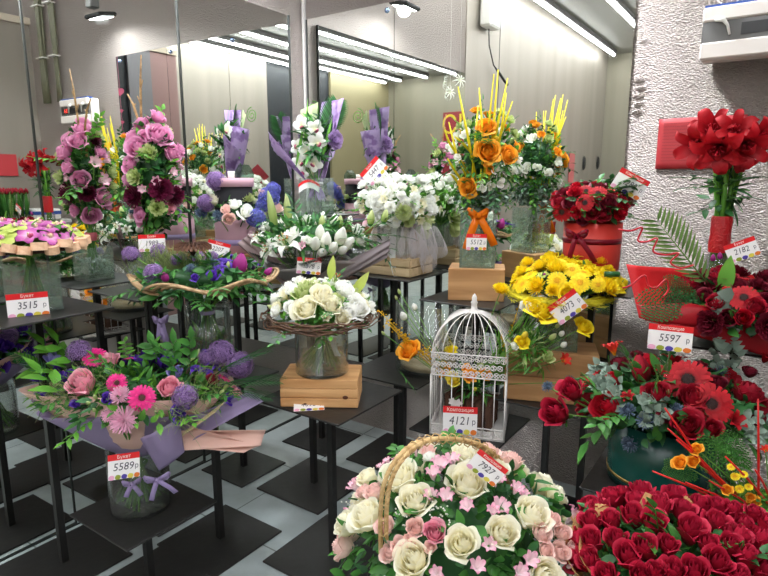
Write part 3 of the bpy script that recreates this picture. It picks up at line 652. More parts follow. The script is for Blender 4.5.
class Arr:
    "a dome of flowers over centre c: half sizes a (across), ad (front to back), h (up)"
    def __init__(s, root, c, a, h, bind=None, seed=1, ad=None):
        s.root = root; s.c = Vector(c); s.a = a; s.h = h; s.ad = ad or a; s.bind = Vector(bind) if bind is not None else s.c-Vector((0, 0, h)); s.rn = random.Random(seed); s.pts = []
        s.X = Vector((math.cos(YAW), math.sin(YAW), 0)); s.Y = Vector((-math.sin(YAW), math.cos(YAW), 0))
    def w(s, x, y, z): return s.X*x+s.Y*y+Vector((0, 0, z))
    def hit(s, px, py):
        d = ray(px, py).normalized(); o = CAM-s.c; k = Vector((1/s.a, 1/s.ad, 1/s.h))
        l = lambda q: Vector((q.dot(s.X), q.dot(s.Y), q.z)); d_, o_ = l(d), l(o)
        D = Vector(d_[i]*k[i] for i in range(3)); O = Vector(o_[i]*k[i] for i in range(3))
        A = D.dot(D); B = 2*D.dot(O); Cc = O.dot(O)-1; q = B*B-4*A*Cc
        t = (-B-math.sqrt(q))/(2*A) if q > 0 else -B/(2*A)
        p = CAM+d*t; e = l(p-s.c); n = s.w(e.x/s.a**2, e.y/s.ad**2, e.z/s.h**2).normalized()
        return p, n
    def add(s, key, px, py, spx, up=.25, cam=.25, d=None, off=0):
        p, n = s.hit(px, py); size = spx*depth(p)/FOC
        if key.startswith('gerb'): cam = max(cam, 1.8); off += .012
        if d is None:
            d = (n+Vector((0, 0, up))+(CAM-p).normalized()*cam).normalized(); d = (d+Vector([s.rn.uniform(-.14, .14) for _ in range(3)])).normalized()
        p = p+(CAM-p).normalized()*off
        s.pts.append((p, size)); return place(s.root, key, p, d, size, s.rn)
    def fill(s, keys, n, size, zmin=-.1, front=False, tries=60, k=.8):
        for _ in range(n):
            for _t in range(tries):
                z = s.rn.uniform(zmin, .98); a = s.rn.uniform(0, 2*PI); q = math.sqrt(1-z*z); p = s.c+s.w(q*math.cos(a)*s.a, q*math.sin(a)*s.ad, z*s.h)
                nn = s.w(q*math.cos(a)/s.a, q*math.sin(a)/s.ad, z/s.h).normalized(); sz = size*s.rn.uniform(.85, 1.15)
                if not front and nn.dot((CAM-p).normalized()) > .12: continue
                if all((p-p2).length > (sz+z2)*.5*k for p2, z2 in s.pts): break
            else: continue
            s.pts.append((p, sz)); place(s.root, s.rn.choice(keys), p, (nn+Vector((0, 0, .25))).normalized(), sz, s.rn)
    def foliage(s, n=220, ll=.07, lw=.03, mats=(G1, G2), lo=.45, hi=1.0, zmin=-.45, name='foliage', out=.8, sp=0, spl=.12, bend=.3, kind='stuff', core=True):
        b = MB()
        if core: b.lathe([(0, -s.h*.35), (s.ad*.35, -s.h*.3), (s.ad*.62, 0), (s.ad*.5, s.h*.45), (0, s.h*.62)], 14, 1 if len(mats) > 1 else 0, s.c-s.root.location, .1)
        for k in range(n+sp):
            z = s.rn.uniform(zmin, 1); a = s.rn.uniform(0, 2*PI); q = math.sqrt(max(0, 1-z*z)); f = s.rn.uniform(lo, hi)
            e = s.w(q*math.cos(a)*s.a, q*math.sin(a)*s.ad, z*s.h); p = s.c+e*f-s.root.location
            d = (e.normalized()*out+Vector([s.rn.uniform(-.7, .7) for _ in range(3)])).normalized(); mi = s.rn.randrange(len(mats))
            if k < n: leaf(b, p, d, e+Vector((0, 0, .1)), ll*s.rn.uniform(.5, 1.1)*LS, lw*s.rn.uniform(.7, 1.2)*LS, bend*s.rn.random(), mi, s.rn.random())
            else: sprig(b, p, (e.normalized()+d*.5), spl*s.rn.uniform(.8, 1.2), 8, ll*.6, lw*.7, mi, mi, s.rn)
        o = b.build(name, list(mats), s.root); o['kind'] = kind; return o
    def stems(s, foot=None, r=.0028, n=None, spread=.04, mats=(STEM, STEMD), name='stems'):
        b = MB(); src = s.pts if n is None else s.rn.sample(s.pts, min(n, len(s.pts)))
        for p, sz in src:
            a = s.bind+Vector((s.rn.uniform(-.012, .012), s.rn.uniform(-.012, .012), 0)); m = (p+a)/2+Vector((0, 0, (p-a).length*.04))
            pp = [p-s.root.location, m-s.root.location, a-s.root.location]
            if foot is not None:
                q = a-Vector(((p.x-a.x), (p.y-a.y), 0)).normalized()*spread*s.rn.uniform(.3, 1) if (p-a).length > 1e-3 else a
                pp.append(Vector((q.x, q.y, foot+s.rn.uniform(0, .02)))-s.root.location)
            b.tube(pp, r*s.rn.uniform(.8, 1.2), 5, s.rn.randrange(len(mats)), s.rn.random())
        return b.build(name, list(mats), s.root)
    def sprigs(s, items, mat, name='leafy_sprig', n=9, ll=.05, lw=.022, smat=None, bend=.15):
        "items: (px0, py0, px1, py1) foot and tip of each sprig in the dome"
        for it in items:
            p0, _ = s.hit(it[0], it[1]); p1 = at_d(it[2], it[3], p0.x, p0.y); b = MB(); L_ = (p1-p0).length
            sprig(b, (0, 0, 0), p1-p0+Vector((0, 0, L_*bend)), L_, n, ll, lw, 0, 1, s.rn, bend); b.build(name, [mat, smat or STEMD], s.root, p0-s.root.location)
M_glass = glassy('clear_glass', '#fafdfb', 1.5, .03, 1.2, .035)
M_glassg = glassy('thick_glass', '#f4faf7', 1.6, .03, 1.3, .07)
M_water = glassy('water', '#f6faf4', 1.33, .02, .8, .08)
def round_vase(label, x, y, z, r, h, water=.45, group=None, th=.004):
    b = MB(); b.lathe([(0, 0), (r*.96, 0), (r, .006), (r, h), (r-th, h), (r-th, .014), (0, .012)], 40)
    o = b.build('glass_vase', M_glass, None, (x, y, z)); tag(o, label, 'vase', group)
    if water:
        b = MB(); b.lathe([(0, .0135), (r-th-.001, .0145), (r-th-.001, h*water), (0, h*water)], 36); b.build('water', M_water, o)
    return o
def square_vase(label, x, y, z, wx, wy, h, rz=0, water=.4, gel=False, th=.005, group=None):
    b = MB()
    for (cx_, cy_, a_, b_) in ((0, -wy/2+th/2, wx, th), (0, wy/2-th/2, wx, th), (-wx/2+th/2, 0, th, wy-2*th), (wx/2-th/2, 0, th, wy-2*th)): b.box((cx_, cy_, h/2), (a_, b_, h))
    b.box((0, 0, .007), (wx, wy, .014), 0, 0, .003)
    o = b.build('glass_vase', M_glassg, None, (x, y, z), True); o.rotation_euler = (0, 0, rz); tag(o, label, 'vase', group)
    if water:
        b = MB(); b.box((0, 0, .0145+h*water/2), (wx-2*th-.002, wy-2*th-.002, h*water)); b.build('water', M_water, o, None, True)
    if gel:
        b = MB(); rn = random.Random(9)
        for k in range(150):
            r_ = rn.uniform(.006, .011); c = (rn.uniform(-.42, .42)*wx, rn.uniform(-.42, .42)*wy, .03+rn.random()**1.2*h*gel); b.lathe([(0, -r_), (r_*.8, -r_*.6), (r_, 0), (r_*.8, r_*.6), (0, r_)], 7, 0, c)
        g_ = b.build('water_beads', glassy('gel', '#f2f6f6', 1.6, .08, 1.6, .35), o); g_['kind'] = 'stuff'
    return o
M_pine = wood('pine_wood', '#d8a873', '#b98450', 2.2); M_pale = wood('pale_crate_wood', '#cdb590', '#a98f68', 2.5); M_oak = wood('tan_wood', '#c29464', '#a87a4c', 2)
def solid_box(label, x, y, z, W, D, H, mat, rz=0, knots=(), planks=0, group=None):
    b = MB(); n = max(1, planks); ph = H/n
    for k in range(n): b.box((0, 0, ph*(k+.5)), (W, D, ph-(.002 if planks else 0)), 0, 0, .003)
    o = b.build('wooden_box', mat, None, (x, y, z), True); o.rotation_euler = (0, 0, rz); tag(o, label, 'box', group)
    for (kx, kz, r_) in knots:
        b = MB(); b.lathe([(0, .0008), (r_, .0008), (r_*1.1, 0)], 12); k_ = b.build('wood_knot', plain('knot_brown', '#5a2f18', .7), o, (kx*W, -D/2-.0002, kz*H)); k_.rotation_euler = (PI/2, 0, 0); k_.scale = (1.3, .9, 1)
    return o
def crate(label, x, y, z, W, D, H, rz=0, slats=2, group=None, mat=None):
    mat = mat or M_pale
    t = thing('wooden_crate', label, 'crate', (x, y, z), group, rz); sh = H/slats
    for k in range(slats):
        for (cx_, cy_, a_, b_) in ((0, -D/2, W, .01), (0, D/2, W, .01), (-W/2, 0, .01, D-.012), (W/2, 0, .01, D-.012)):
            b = MB(); b.box((cx_, cy_, sh*(k+.5)), (a_, b_, sh*.82), 0, 0, .0015); b.build('slat', mat, t, None, True)
    for sx in (-1, 1):
        for sy in (-1, 1):
            b = MB(); b.box((sx*(W/2-.015), sy*(D/2-.015), H/2), (.02, .02, H)); b.build('corner_post', mat, t, None, True)
    b = MB(); b.box((0, 0, .006), (W-.012, D-.012, .01)); b.build('bottom_board', mat, t, None, True)
    return t
M_tagw = plain('tag_card', '#f2eeee', .4); M_tagr = plain('tag_red', '#dd1c22', .35); M_ink = plain('tag_ink', '#4a4650', .5); M_tagt = plain('tag_print', '#f7e6dc', .5)
def price(label, word, num, px, py, wpx, x, y, roll=0, pitch=0, yaw=None, hr=.68, flat=None, stick=None, off=0):
    p = at_d(px, py, x, y) if flat is None else at_z(px, py, flat)
    if off: p = p+(CAM-p).normalized()*off
    Wd = wpx*depth(p)/FOC; Hh = Wd*hr; t = thing('price_tag', label, 'price tag', p); t.rotation_mode = 'QUATERNION'
    d = CAM-p; yw = math.atan2(d.y, d.x)+PI/2 if yaw is None else yaw
    q = Quaternion((0, 0, 1), yw) @ Quaternion((1, 0, 0), pitch) @ Quaternion((0, 1, 0), roll); t.rotation_quaternion = q
    b = MB(); b.grid(lambda u, v: Vector(((u-.5)*Wd, .0006, (v-.5)*Hh*.76-Hh*.12)), 2, 2); b.box((0, 0, -Hh*.12), (Wd, .0008, Hh*.76)); b.build('card', M_tagw, t, None, True)
    b = MB(); b.box((0, 0, Hh*.38), (Wd, .001, Hh*.24)); b.build('red_header', M_tagr, t, None, True)
    b = MB(); b.box((0, .0008, 0), (Wd, .0006, Hh)); b.build('red_back', plain('tag_back', '#9c1c2c', .4), t, None, True)
    text(t, 'header_print', word, Hh*.19, (0, -.001, Hh*.38), M_tagt, sx=.9 if len(word) < 8 else .8)
    text(t, 'price_figures', num, Hh*.42, (-Wd*.02, -.001, -Hh*.02), M_ink, shear=.15, sx=.86)
    text(t, 'currency_mark', 'р', Hh*.28, (Wd*.40, -.001, -Hh*.04), M_ink, sx=.8)
    for k, cc in enumerate(('pet_pinklip', 'pet_orchg', 'pet_purple', 'pet_lemon', 'pet_orange')):
        b = MB(); cx_ = (-.4+.2*k)*Wd; n = 10; vs = [(cx_, -.0012, -Hh*.41)]+[(cx_+Wd*.095*(1+.12*math.sin(j*2.5))*math.cos(2*PI*j/n), -.0012, -Hh*.41+Hh*.1*math.sin(2*PI*j/n)) for j in range(n)]
        b.add(vs, [(0, 1+j, 1+(j+1) % n) for j in range(n)]); b.build('printed_flower', plain('print_'+cc, ('#e8a6c6', '#8f9c2c', '#4a3a9c', '#d9c84a', '#e0762a')[k], .5), t, None, True)
    if stick:
        b = MB(); b.tube([(0, .003, -Hh*.3), (0, .004, -stick)], .0015, 5); b.build('plastic_pick', M_glass, t)
    return t
def tube_part(parent, name, pts, r, mat, n=6):
    b = MB(); b.tube([Vector(p)-parent.location for p in pts], r, n); return b.build(name, mat, parent)
def psheet(parent, name, c, mat, bulge=.03, rip=.006, n=12, th=.0008, curl=0):
    "a sheet of paper hung between four corners, bellied and rippled"
    A, B, C_, D = [Vector(q)-parent.location for q in c]; nn = (B-A).cross(D-A).normalized()
    def fn(u, v):
        p = (A*(1-u)+B*u)*(1-v)+(D*(1-u)+C_*u)*v
        return p+nn*(bulge*math.sin(PI*u)*math.sin(PI*min(1, v*.8+.1))+rip*math.sin(u*17+v*3)*v+curl*v*v*v)
    b = MB(); b.grid(fn, n, n); o = b.build(name, mat, parent); m = o.modifiers.new('s', 'SOLIDIFY'); m.thickness = th; return o
def cone_wrap(parent, name, neck, r0, r1, H, mat, waves=5, amp=.12, lean=(0, 0), seed=0, a0=0, a1=2*PI, zamp=.15, th=.0008, pw=.9, n=64, squash=1):
    rn = random.Random(seed); f1, f2 = rn.uniform(0, 6), rn.uniform(0, 6); neck = Vector(neck)-parent.location
    def fn(u, v):
        th_ = a0+(a1-a0)*u; k = 1+amp*math.sin(waves*th_+f1)*v+amp*.5*math.sin((waves*2+1)*th_+f2)*v; r = r0+(r1*k-r0)*v**pw
        z = H*v*(1+zamp*math.sin((waves-1)*th_+f2)); X_ = r*math.cos(th_)+lean[0]*v; Y_ = r*math.sin(th_)*squash+lean[1]*v; return neck+Vector((X_*math.cos(YAW)-Y_*math.sin(YAW), X_*math.sin(YAW)+Y_*math.cos(YAW), z))
    b = MB(); b.grid(fn, n, 8); o = b.build(name, mat, parent); m = o.modifiers.new('s', 'SOLIDIFY'); m.thickness = th; return o
def ribbon_strip(b, pts, wdt, side, mi=0):
    pts = [Vector(p) for p in pts]; s_ = Vector(side).normalized(); k = len(pts); vs = []; fs = []
    for i, p in enumerate(pts): vs += [p-s_*wdt/2, p+s_*wdt/2]
    fs = [(2*i, 2*i+1, 2*i+3, 2*i+2) for i in range(k-1)]; b.add(vs, fs, mi, [i/k for i in range(k) for _ in (0, 1)])
def bow(parent, p, S, mat, tails=((-.5, -1.2), (.6, -1.1)), wd=.25, name='ribbon_bow'):
    "two loops, a knot and tails, facing the viewer's side"
    p = Vector(p); dv = (CAM-p); dv.z = 0; dv.normalize(); R = Vector((-dv.y, dv.x, 0)); R = R if R.dot(Vector((math.cos(YAW), math.sin(YAW), 0))) > 0 else -R; U = Vector((0, 0, 1))
    b = MB(); q = lambda a, h, o: (p-parent.location)+R*a*S+U*h*S+dv*o*S
    for s in (-1, 1):
        pts = [q(s*.02, 0, .05), q(s*.25, .16, .16), q(s*.48, .26, .16), q(s*.56, .14, .05), q(s*.44, -.02, -.02), q(s*.2, -.04, -.02), q(s*.02, 0, 0)]
        ribbon_strip(b, pts, wd*S, U*1+R*s*.25)
    for (a, h) in tails:
        ribbon_strip(b, [q(0, 0, .03), q(a*.35, h*.3, .12), q(a*.7, h*.65, .08), q(a, h, .12)], wd*S, R+U*(.4 if a > 0 else -.4))
    b.box(q(0, 0, .08), (wd*S*.7, wd*S*.7, wd*S*.8), 0, YAW, .1*wd*S)
    o = b.build(name, mat, parent); m = o.modifiers.new('s', 'SOLIDIFY'); m.thickness = .001; return o
# ================================================================ things on the tables, left half
cam_s = lambda x, y, d: (Vector((x, y, 0))-Vector((CAM.x, CAM.y, 0))).normalized()*d
def fp(name, col, rough=.6, tr=.3): return petal(name, col, col, col, trans=tr, rough=rough, jit=.02)
M_kraftp = fp('paper_pink', '#ebc5b8'); M_lilp = fp('paper_lilac', '#9c8bb0', .5, .25); M_wgrey = fp('paper_grey', '#b3acab', .4, .35); M_clearp = glassy('cellophane', '#e8ece8', 1.5, .12, 2.5)
M_kraft = fp('paper_kraft', '#c79a66', .7); M_redp = fp('paper_red', '#cf1f24', .5, .25); M_dredp = fp('paper_dark_red', '#a2121e', .4, .2)
M_lilr = fp('ribbon_lilac', '#a493c0', .35, .15); M_org = fp('ribbon_orange', '#f07a12', .3, .15); M_whr = fp('ribbon_white', '#dfe3e2', .3, .3); M_mar = fp('ribbon_maroon', '#7a0f24', .3, .1)
# ---- tables
TB = {}
def tb(key, x, y, z, label, top=.42, base=.42): TB[key] = (x, y, z); table(x, y, z, label, top, base)
tb('ring', .235, -1.90, 1.13, 'black steel table holding the orchid ring vase at the left mirror', .42, .40)
tb('pink', .235, -1.38, 1.135, 'black steel table under the tall pink and burgundy bouquet', .40, .36)
tb('hyd', .23, -.87, 1.13, 'black steel table under the pink lidded flower box', .38, .34)
tb('twig', .66, -1.40, .80, 'black steel table under the purple bouquet in a vine frame', .42, .40)
tb('low', .655, -1.76, .34, 'low black steel table under the large pink and purple bouquet', .40, .34)
tb('orchid', .36, -.33, rowz(.36, -.33, 214), 'tall black steel table in the corner under the orchid bouquet', .36, .36)
tb('lily', .69, -.78, 1.03, 'black steel table under the paper wrapped lily bouquet', .38, .44)
tb('white', .88, -.245, 1.125, 'black steel table carrying the crate with the white bouquet', .44, .44)
tb('nest', 1.165, -1.19, .75, 'black steel table with the pine box and white rose nest', .44, .44)
tb('orange', 1.43, -.36, rowz(1.43, -.36, 297), 'black steel table beneath the oak box of the orange bouquet', .42, .24)
tb('bowl', 1.15, -.60, .70, 'black steel table with the empty glass bowl', .42, .26)
tb('cage', 1.535, -.60, .50, 'low black steel table holding the white birdcage', .43, .26)
tb('hat', 1.96, -.22, rowz(1.96, -.22, 285), 'black steel table with the round red flower box', .42, .20)
tb('daisy', 1.845, -.43, .66, 'black steel table with the tan box below the yellow bouquet', .38, .20)
tb('green', 2.395, -.90, .62, 'black steel table under the dark green hat box', .42, .36)
tb('gift', 2.56, -.46, 1.06, 'black steel table at right holding the red wrapped bouquet', .50, .38)
tb('basket', 2.02, -1.66, .42, 'low black steel table hidden beneath the rose basket', .44, .40)
tb('roses', 2.54, -1.52, .50, 'black steel table hidden beneath the bouquet of red roses', .44, .40)
# ---- 1 orchid bouquet with a ring of wooden slices
x, y, z0 = .235, -1.90, 1.13
square_vase('square glass vase under the ring of wooden slices', x, y, z0, .15, .15, .19, 0, .55)
R1 = thing('orchid_bouquet', 'pink and green orchid bouquet edged with pale wooden slices', 'bouquet', (x, y, z0+.20))
zr = rowz(x, y, 245)
b = MB(); b.lathe([(.0, zr-.03-R1.location.z), (.16, zr-.02-R1.location.z), (.175, zr-.01-R1.location.z), (.0, zr-.01-R1.location.z)], 32, 0); b.build('base_plate', fp('dark_card', '#4b3528'), R1)
rn = random.Random(5); M_slice = wood('birch_slice', '#e2bb98', '#cda080', 4)
for k in range(26):
    a = 2*PI*k/26; lay = k % 2; r = .185+.012*lay; s_ = rn.uniform(.022, .028)
    b = MB(); b.lathe([(0, -.015), (s_, -.015), (s_, .015), (0, .015)], 14)
    o = b.build('wooden_slice', M_slice, R1, (r*math.cos(a), r*math.sin(a), zr-R1.location.z+.017*lay-.006+rn.uniform(-.003, .003)), True); o.rotation_euler = (rn.uniform(-.2, .2), rn.uniform(-.2, .2), a)
A = Arr(R1, (x, y, zr+.015), .165, .075, (x, y, zr-.05), 3)
for px, py, s in ((15, 228, 26), (38, 224, 26), (60, 225, 24), (75, 232, 20), (28, 236, 24), (50, 238, 24), (5, 238, 24), (68, 240, 20), (2, 222, 22)): A.add('orchid_green' if (px+py) % 2 else 'orchid_pink', px, py, s, up=.6)
A.fill(['orchid_green', 'orchid_pink', 'orchid_pink', 'orchid_green'], 34, .085, .0, True, k=.5); A.foliage(110, .06, .03, (G1, G3), kind='stuff'); A.stems(z0+.03, n=26, spread=.04, mats=(STEM, STEMD), r=.0035)
price('price tag 3515 leaning on the square vase of the orchid ring', 'Букет', '3515', 28, 305, 36, x+.03, y-.10, hr=.68)
# ---- 2 tall pink and burgundy bouquet
x, y = .235, -1.38; z0 = 1.135
square_vase('square glass vase with gel beads under the tall pink bouquet', x, y, z0, .14, .14, .17, 0, .5, .5)
zb = rowz(x, y, 240); R2 = thing('tall_bouquet', 'tall pink rose and burgundy dahlia bouquet with bare twigs', 'bouquet', (x, y, z0+.02))
A = Arr(R2, at_d(154, 178, x, y), .105, (rowz(x, y, 122)-rowz(x, y, 234))/2, (x, y, zb), 6)
for k_, px, py, s in (('rose_pink', 158, 117, 17), ('rose_pink', 160, 136, 27), ('rose_pink', 137, 148, 24), ('rose_pink', 172, 153, 20), ('rose_pink', 130, 165, 19), ('kale', 149, 154, 20), ('kale', 137, 177, 20), ('kale', 157, 208, 22),
    ('dahlia_burg', 161, 190, 26), ('dahlia_burg', 135, 197, 24), ('dahlia_burg', 174, 196, 22), ('alstro', 156, 181, 14), ('alstro', 143, 189, 13), ('alstro', 178, 166, 16), ('rose_pink', 140, 214, 15), ('rose_rp', 168, 208, 14), ('alstro', 172, 172, 14), ('alstro', 150, 128, 12), ('rose_pink', 146, 136, 14), ('rose_pink', 180, 150, 14), ('alstro', 131, 178, 12), ('carn_lilac', 176, 212, 12), ('alstro', 166, 128, 10)): A.add(k_, px, py, s*.92)
A.fill(['rose_pink', 'rose_pink', 'dahlia_burg', 'kale', 'alstro'], 24, .08, -.8); A.foliage(330, .065, .032, (G1, G2, G3), zmin=-1, sp=14); A.stems(z0+.03, n=24, spread=.03)
b = MB(); zz = rowz(x, y, 120)-z0-.02
for (dx, dy, h1, c) in ((.012, 0, .27, .01), (-.01, .01, .12, -.02)): b.tube([(dx, dy, zz-.15), (dx+c*.5, dy, zz), (dx+c*2, dy, zz+h1*.6), (dx+c*4, dy, zz+h1)], [.007, .006, .005, .003], 6); b.tube([(dx+c, dy, zz+h1*.25), (dx+c-.02, dy, zz+h1*.38)], [.004, .002], 5); b.tube([(dx+c*2, dy, zz+h1*.5), (dx+c*2+.018, dy, zz+h1*.62)], [.004, .002], 5)
b.build('bare_twig', wood('tan_twig', '#b08a58', '#7d5f3a', 5), R2)
b = MB(); b.lathe([(.026, -.03), (.03, 0), (.026, .012)], 16); b.build('pink_wrap', fp('pink_band', '#d9707c'), R2, (0, 0, zb-z0-.02))
price('price tag half hidden at the vase of the tall pink bouquet', 'Букет', '1989', 152, 243, 25, x+.06, y-.08)
# ---- 3 pink lidded box of flowers
x, y = .25, -.87; z0 = 1.13; zbx = rowz(x, y, 252)
solid_box('tan wooden box under the pink lidded flower box', x, y, z0+.0005, .24, .22, max(.04, zbx-z0-.001), M_oak, 0, ((-.2, .5, .006), (.3, .6, .005)))
R3 = thing('flower_hat_box', 'pink lidded round box with hydrangeas, roses and alliums spilling out', 'flower box', (x, y, zbx))
zt = rowz(x, y, 178)-zbx; hb = rowz(x, y, 225)-zbx; M_boxp = fp('box_pink', '#c59aa8', .5, 0)
b = MB(); b.lathe([(0, 0), (.105, 0), (.105, hb+.05), (.1, hb+.05), (.1, .01), (0, .01)], 40); b.build('box_body', M_boxp, R3)
b = MB(); b.lathe([(.0, zt-.004), (.103, zt-.004), (.103, zt-.045), (.108, zt-.045), (.108, zt), (0, zt)], 40); b.build('lid', M_boxp, R3)
b = MB(); b.lathe([(.099, hb+.02), (.099, zt-.045), (.094, zt-.045), (.094, hb+.02)], 40); b.build('gap_shade_tube', plain('gap_shade_black', '#15131a', .8), R3)  # black tube stands in for the shade in the gap under the lid
b = MB(); b.lathe([(.1055, .045), (.107, .045), (.107, .075), (.1055, .075)], 40); b.build('ribbon_band', M_lilr, R3)
A = Arr(R3, (x+.03, y-.05, zbx+hb+.05), .155, .085, (x, y, zbx+.03), 8)
for k_, px, py, s in (('allium', 216, 181, 20), ('allium', 206, 203, 18), ('rose_cream', 213, 200, 14), ('thistle', 235, 197, 14), ('rose_blush', 229, 219, 12), ('rose_blush', 226, 210, 10), ('carn_green', 246, 201, 18), ('lisianthus_white', 246, 212, 16), ('rose_blush', 263, 193, 9), ('hydrangea_blue', 269, 198, 22), ('hydrangea_blue', 273, 190, 16), ('hydrangea_blue', 256, 218, 20), ('thistle', 200, 213, 12), ('thistle', 218, 216, 12), ('rose_blush', 277, 208, 12), ('lisianthus_white', 234, 204, 13), ('hydrangea_blue', 262, 206, 14)): A.add(k_, px, py, s, cam=.5)
A.fill(['hydrangea_blue', 'rose_blush', 'allium', 'carn_green'], 8, .06, .0); A.foliage(150, .05, .025, (G2, G1), zmin=-.3, core=False); A.stems(n=10)
price('tilted price tag above the vine frame beside the pink box', 'Букет', '2207', 218, 249, 22, .55, -1.2, roll=.3)
b = MB(); b.lathe([(0, 0), (.018, 0), (.018, .035), (0, .035)], 16); o = b.build('candle', plain('wax', '#f6f3ea', .5), None, (x-.01, y, zbx+zt)); tag(o, 'short white candle on the lid of the pink box', 'candle')
M_cl = glassy('lantern_glass', '#b9cfc4', 1.6, .05, 1.5); b = MB(); W_ = .05
b.add([(-W_, -W_, 0), (W_, -W_, 0), (W_, W_, 0), (-W_, W_, 0), (-W_, -W_, .035), (W_, -W_, .035), (W_, W_, .035), (-W_, W_, .035), (0, -W_, .085), (0, W_, .085)], [(0, 1, 5, 8, 4), (3, 7, 9, 6, 2), (0, 4, 7, 3), (1, 2, 6, 5), (4, 8, 9, 7), (5, 6, 9, 8)])
o = b.build('glass_house', M_cl, None, (x+.045, y+.04, zbx+zt+.001), True); o.scale = (.7, .7, .8); tag(o, 'small green glass house ornament on the lid of the pink box', 'ornament')
# ---- 4 orchid bouquet in lilac wrap
x, y, z0 = TB['orchid']; zf = rowz(x, y, 190)
square_vase('square clear glass vase under the white orchid bouquet', x, y, z0, .15, .14, rowz(x, y, 178)-z0, 0, .3)
R4 = thing('wrapped_orchid_bouquet', 'white orchid spray in violet marbled paper with a palm leaf', 'bouquet', (x, y, z0+.03))
m, t_, b_ = newmat('paper_marbled'); nz = t_.nodes.new('ShaderNodeTexNoise'); nz.inputs['Scale'].default_value = 17; rp = t_.nodes.new('ShaderNodeValToRGB'); rp.color_ramp.elements[0].color = lin('#7a5a92'); rp.color_ramp.elements[0].position = .42; rp.color_ramp.elements[1].color = lin('#a68dbb'); rp.color_ramp.elements[1].position = .52
tc = t_.nodes.new('ShaderNodeTexCoord'); t_.links.new(tc.outputs['Object'], nz.inputs['Vector']); t_.links.new(nz.outputs['Fac'], rp.inputs[0]); t_.links.new(rp.outputs[0], b_.inputs['Base Color']); b_.inputs['Roughness'].default_value = .5; M_marb = m
neck = Vector((x, y, rowz(x, y, 183))); f_ = lambda px, py, off=0: at_d(px, py, x, y)+(CAM-neck).normalized()*off
cone_wrap(R4, 'wrapping_paper', neck-Vector((0, 0, .01)), .03, .11, .36, M_marb, 2, .05, (.0, .03), 3, math.radians(-15), math.radians(195), .04, pw=.6)
psheet(R4, 'wrapping_paper', (f_(308, 183, .01), f_(304, 176, .04), f_(269, 132, .07), f_(273, 150, -.03)), M_marb, .01, .003)
psheet(R4, 'wrapping_paper', (f_(322, 183, .02), f_(308, 180, -.03), f_(322, 100, -.09), f_(344, 98, .0)), M_marb, .03, .003)
psheet(R4, 'green_paper', (f_(306, 178, .0), f_(314, 178, -.02), f_(318, 100, -.1), f_(300, 108, -.1)), fp('paper_palegreen', '#b9c39a'), .01, .003)
A = Arr(R4, f_(315, 142), .075, .15, neck, 4)
for px, py, s in ((302, 125, 18), (315, 129, 17), (317, 143, 19), (298, 147, 16), (307, 151, 17), (300, 163, 16), (314, 163, 17), (302, 174, 14)): A.add('orchid_white', px, py, s*1.12, up=0, cam=2.5)
A.add('carn_lilac', 333, 140, 20, cam=1)
A.foliage(130, .12, .03, (G2, G2, G1), lo=.3, zmin=-.9); A.stems(z0+.05, n=8, spread=.02)
put(R4, 'palm_leaf', frondM(G2, 20), f_(320, 150, -.03), f_(340, 95, -.03)-f_(320, 150, -.03), (CAM-neck), (f_(336, 92)-f_(318, 140)).length)
for (a_, c_) in (((296, 168), (305, 120)), ((322, 160), (332, 118)), ((304, 170), (308, 98))):
    b = MB(); p0, p1 = f_(*a_, .05), f_(*c_, .03); leaf(b, p0-R4.location, p1-p0, CAM-p0, (p1-p0).length, .018, .1, 0, .5, 2, 6); b.build('green_blade', G3, R4)
b = MB(); sp_ = f_(322, 110, -.11)-R4.location
b.tube([sp_+Vector((.05*(1-i/40)*math.sin(i*.42)-.07, .0, .05*(1-i/40)*math.cos(i*.42)+.02)) for i in range(36)]+[], .0028, 5); b.build('curled_grass', G3, R4)
b = MB(); b.tube([neck-R4.location+Vector((.03*math.cos(a_*PI/6), .03*math.sin(a_*PI/6), -.004)) for a_ in range(13)], .012, 8); b.build('neck_ribbon', fp('ribbon_silver', '#b9a9b4', .3, 0), R4)
rn = random.Random(2); b = MB()
for k in range(26):
    a = rn.uniform(0, 6.28); p0 = neck-R4.location+Vector((.02*math.cos(a), .02*math.sin(a), -.02)); leaf(b, p0, (math.cos(a)*.5, math.sin(a)*.5, -1), (math.cos(a), math.sin(a), 0), .09*rn.uniform(.6, 1.1), .025, .05, 0, rn.random())
b.build('ribbon_frill', P['pet_violet'], R4)
cd4 = (CAM-neck).normalized(); b = MB(); R_ = Vector((cd4.y*-1, cd4.x, 0))
ctr = f_(309, 184, .05)-R4.location
b.grid(lambda u, v: ctr+Vector((math.cos(YAW), math.sin(YAW), 0))*(u-.5)*.12+Vector((0, 0, (v-.5)*.045-.03*(2*u-1)**2)), 10, 2); b.build('curved_label', M_tagw, R4)
b = MB(); b.grid(lambda u, v: ctr+cd4*.002+Vector((math.cos(YAW), math.sin(YAW), 0))*(u-.5)*.125+Vector((0, 0, .018+(v-.5)*.016-.03*(2*u-1)**2)), 10, 2); b.build('red_header', M_tagr, R4)
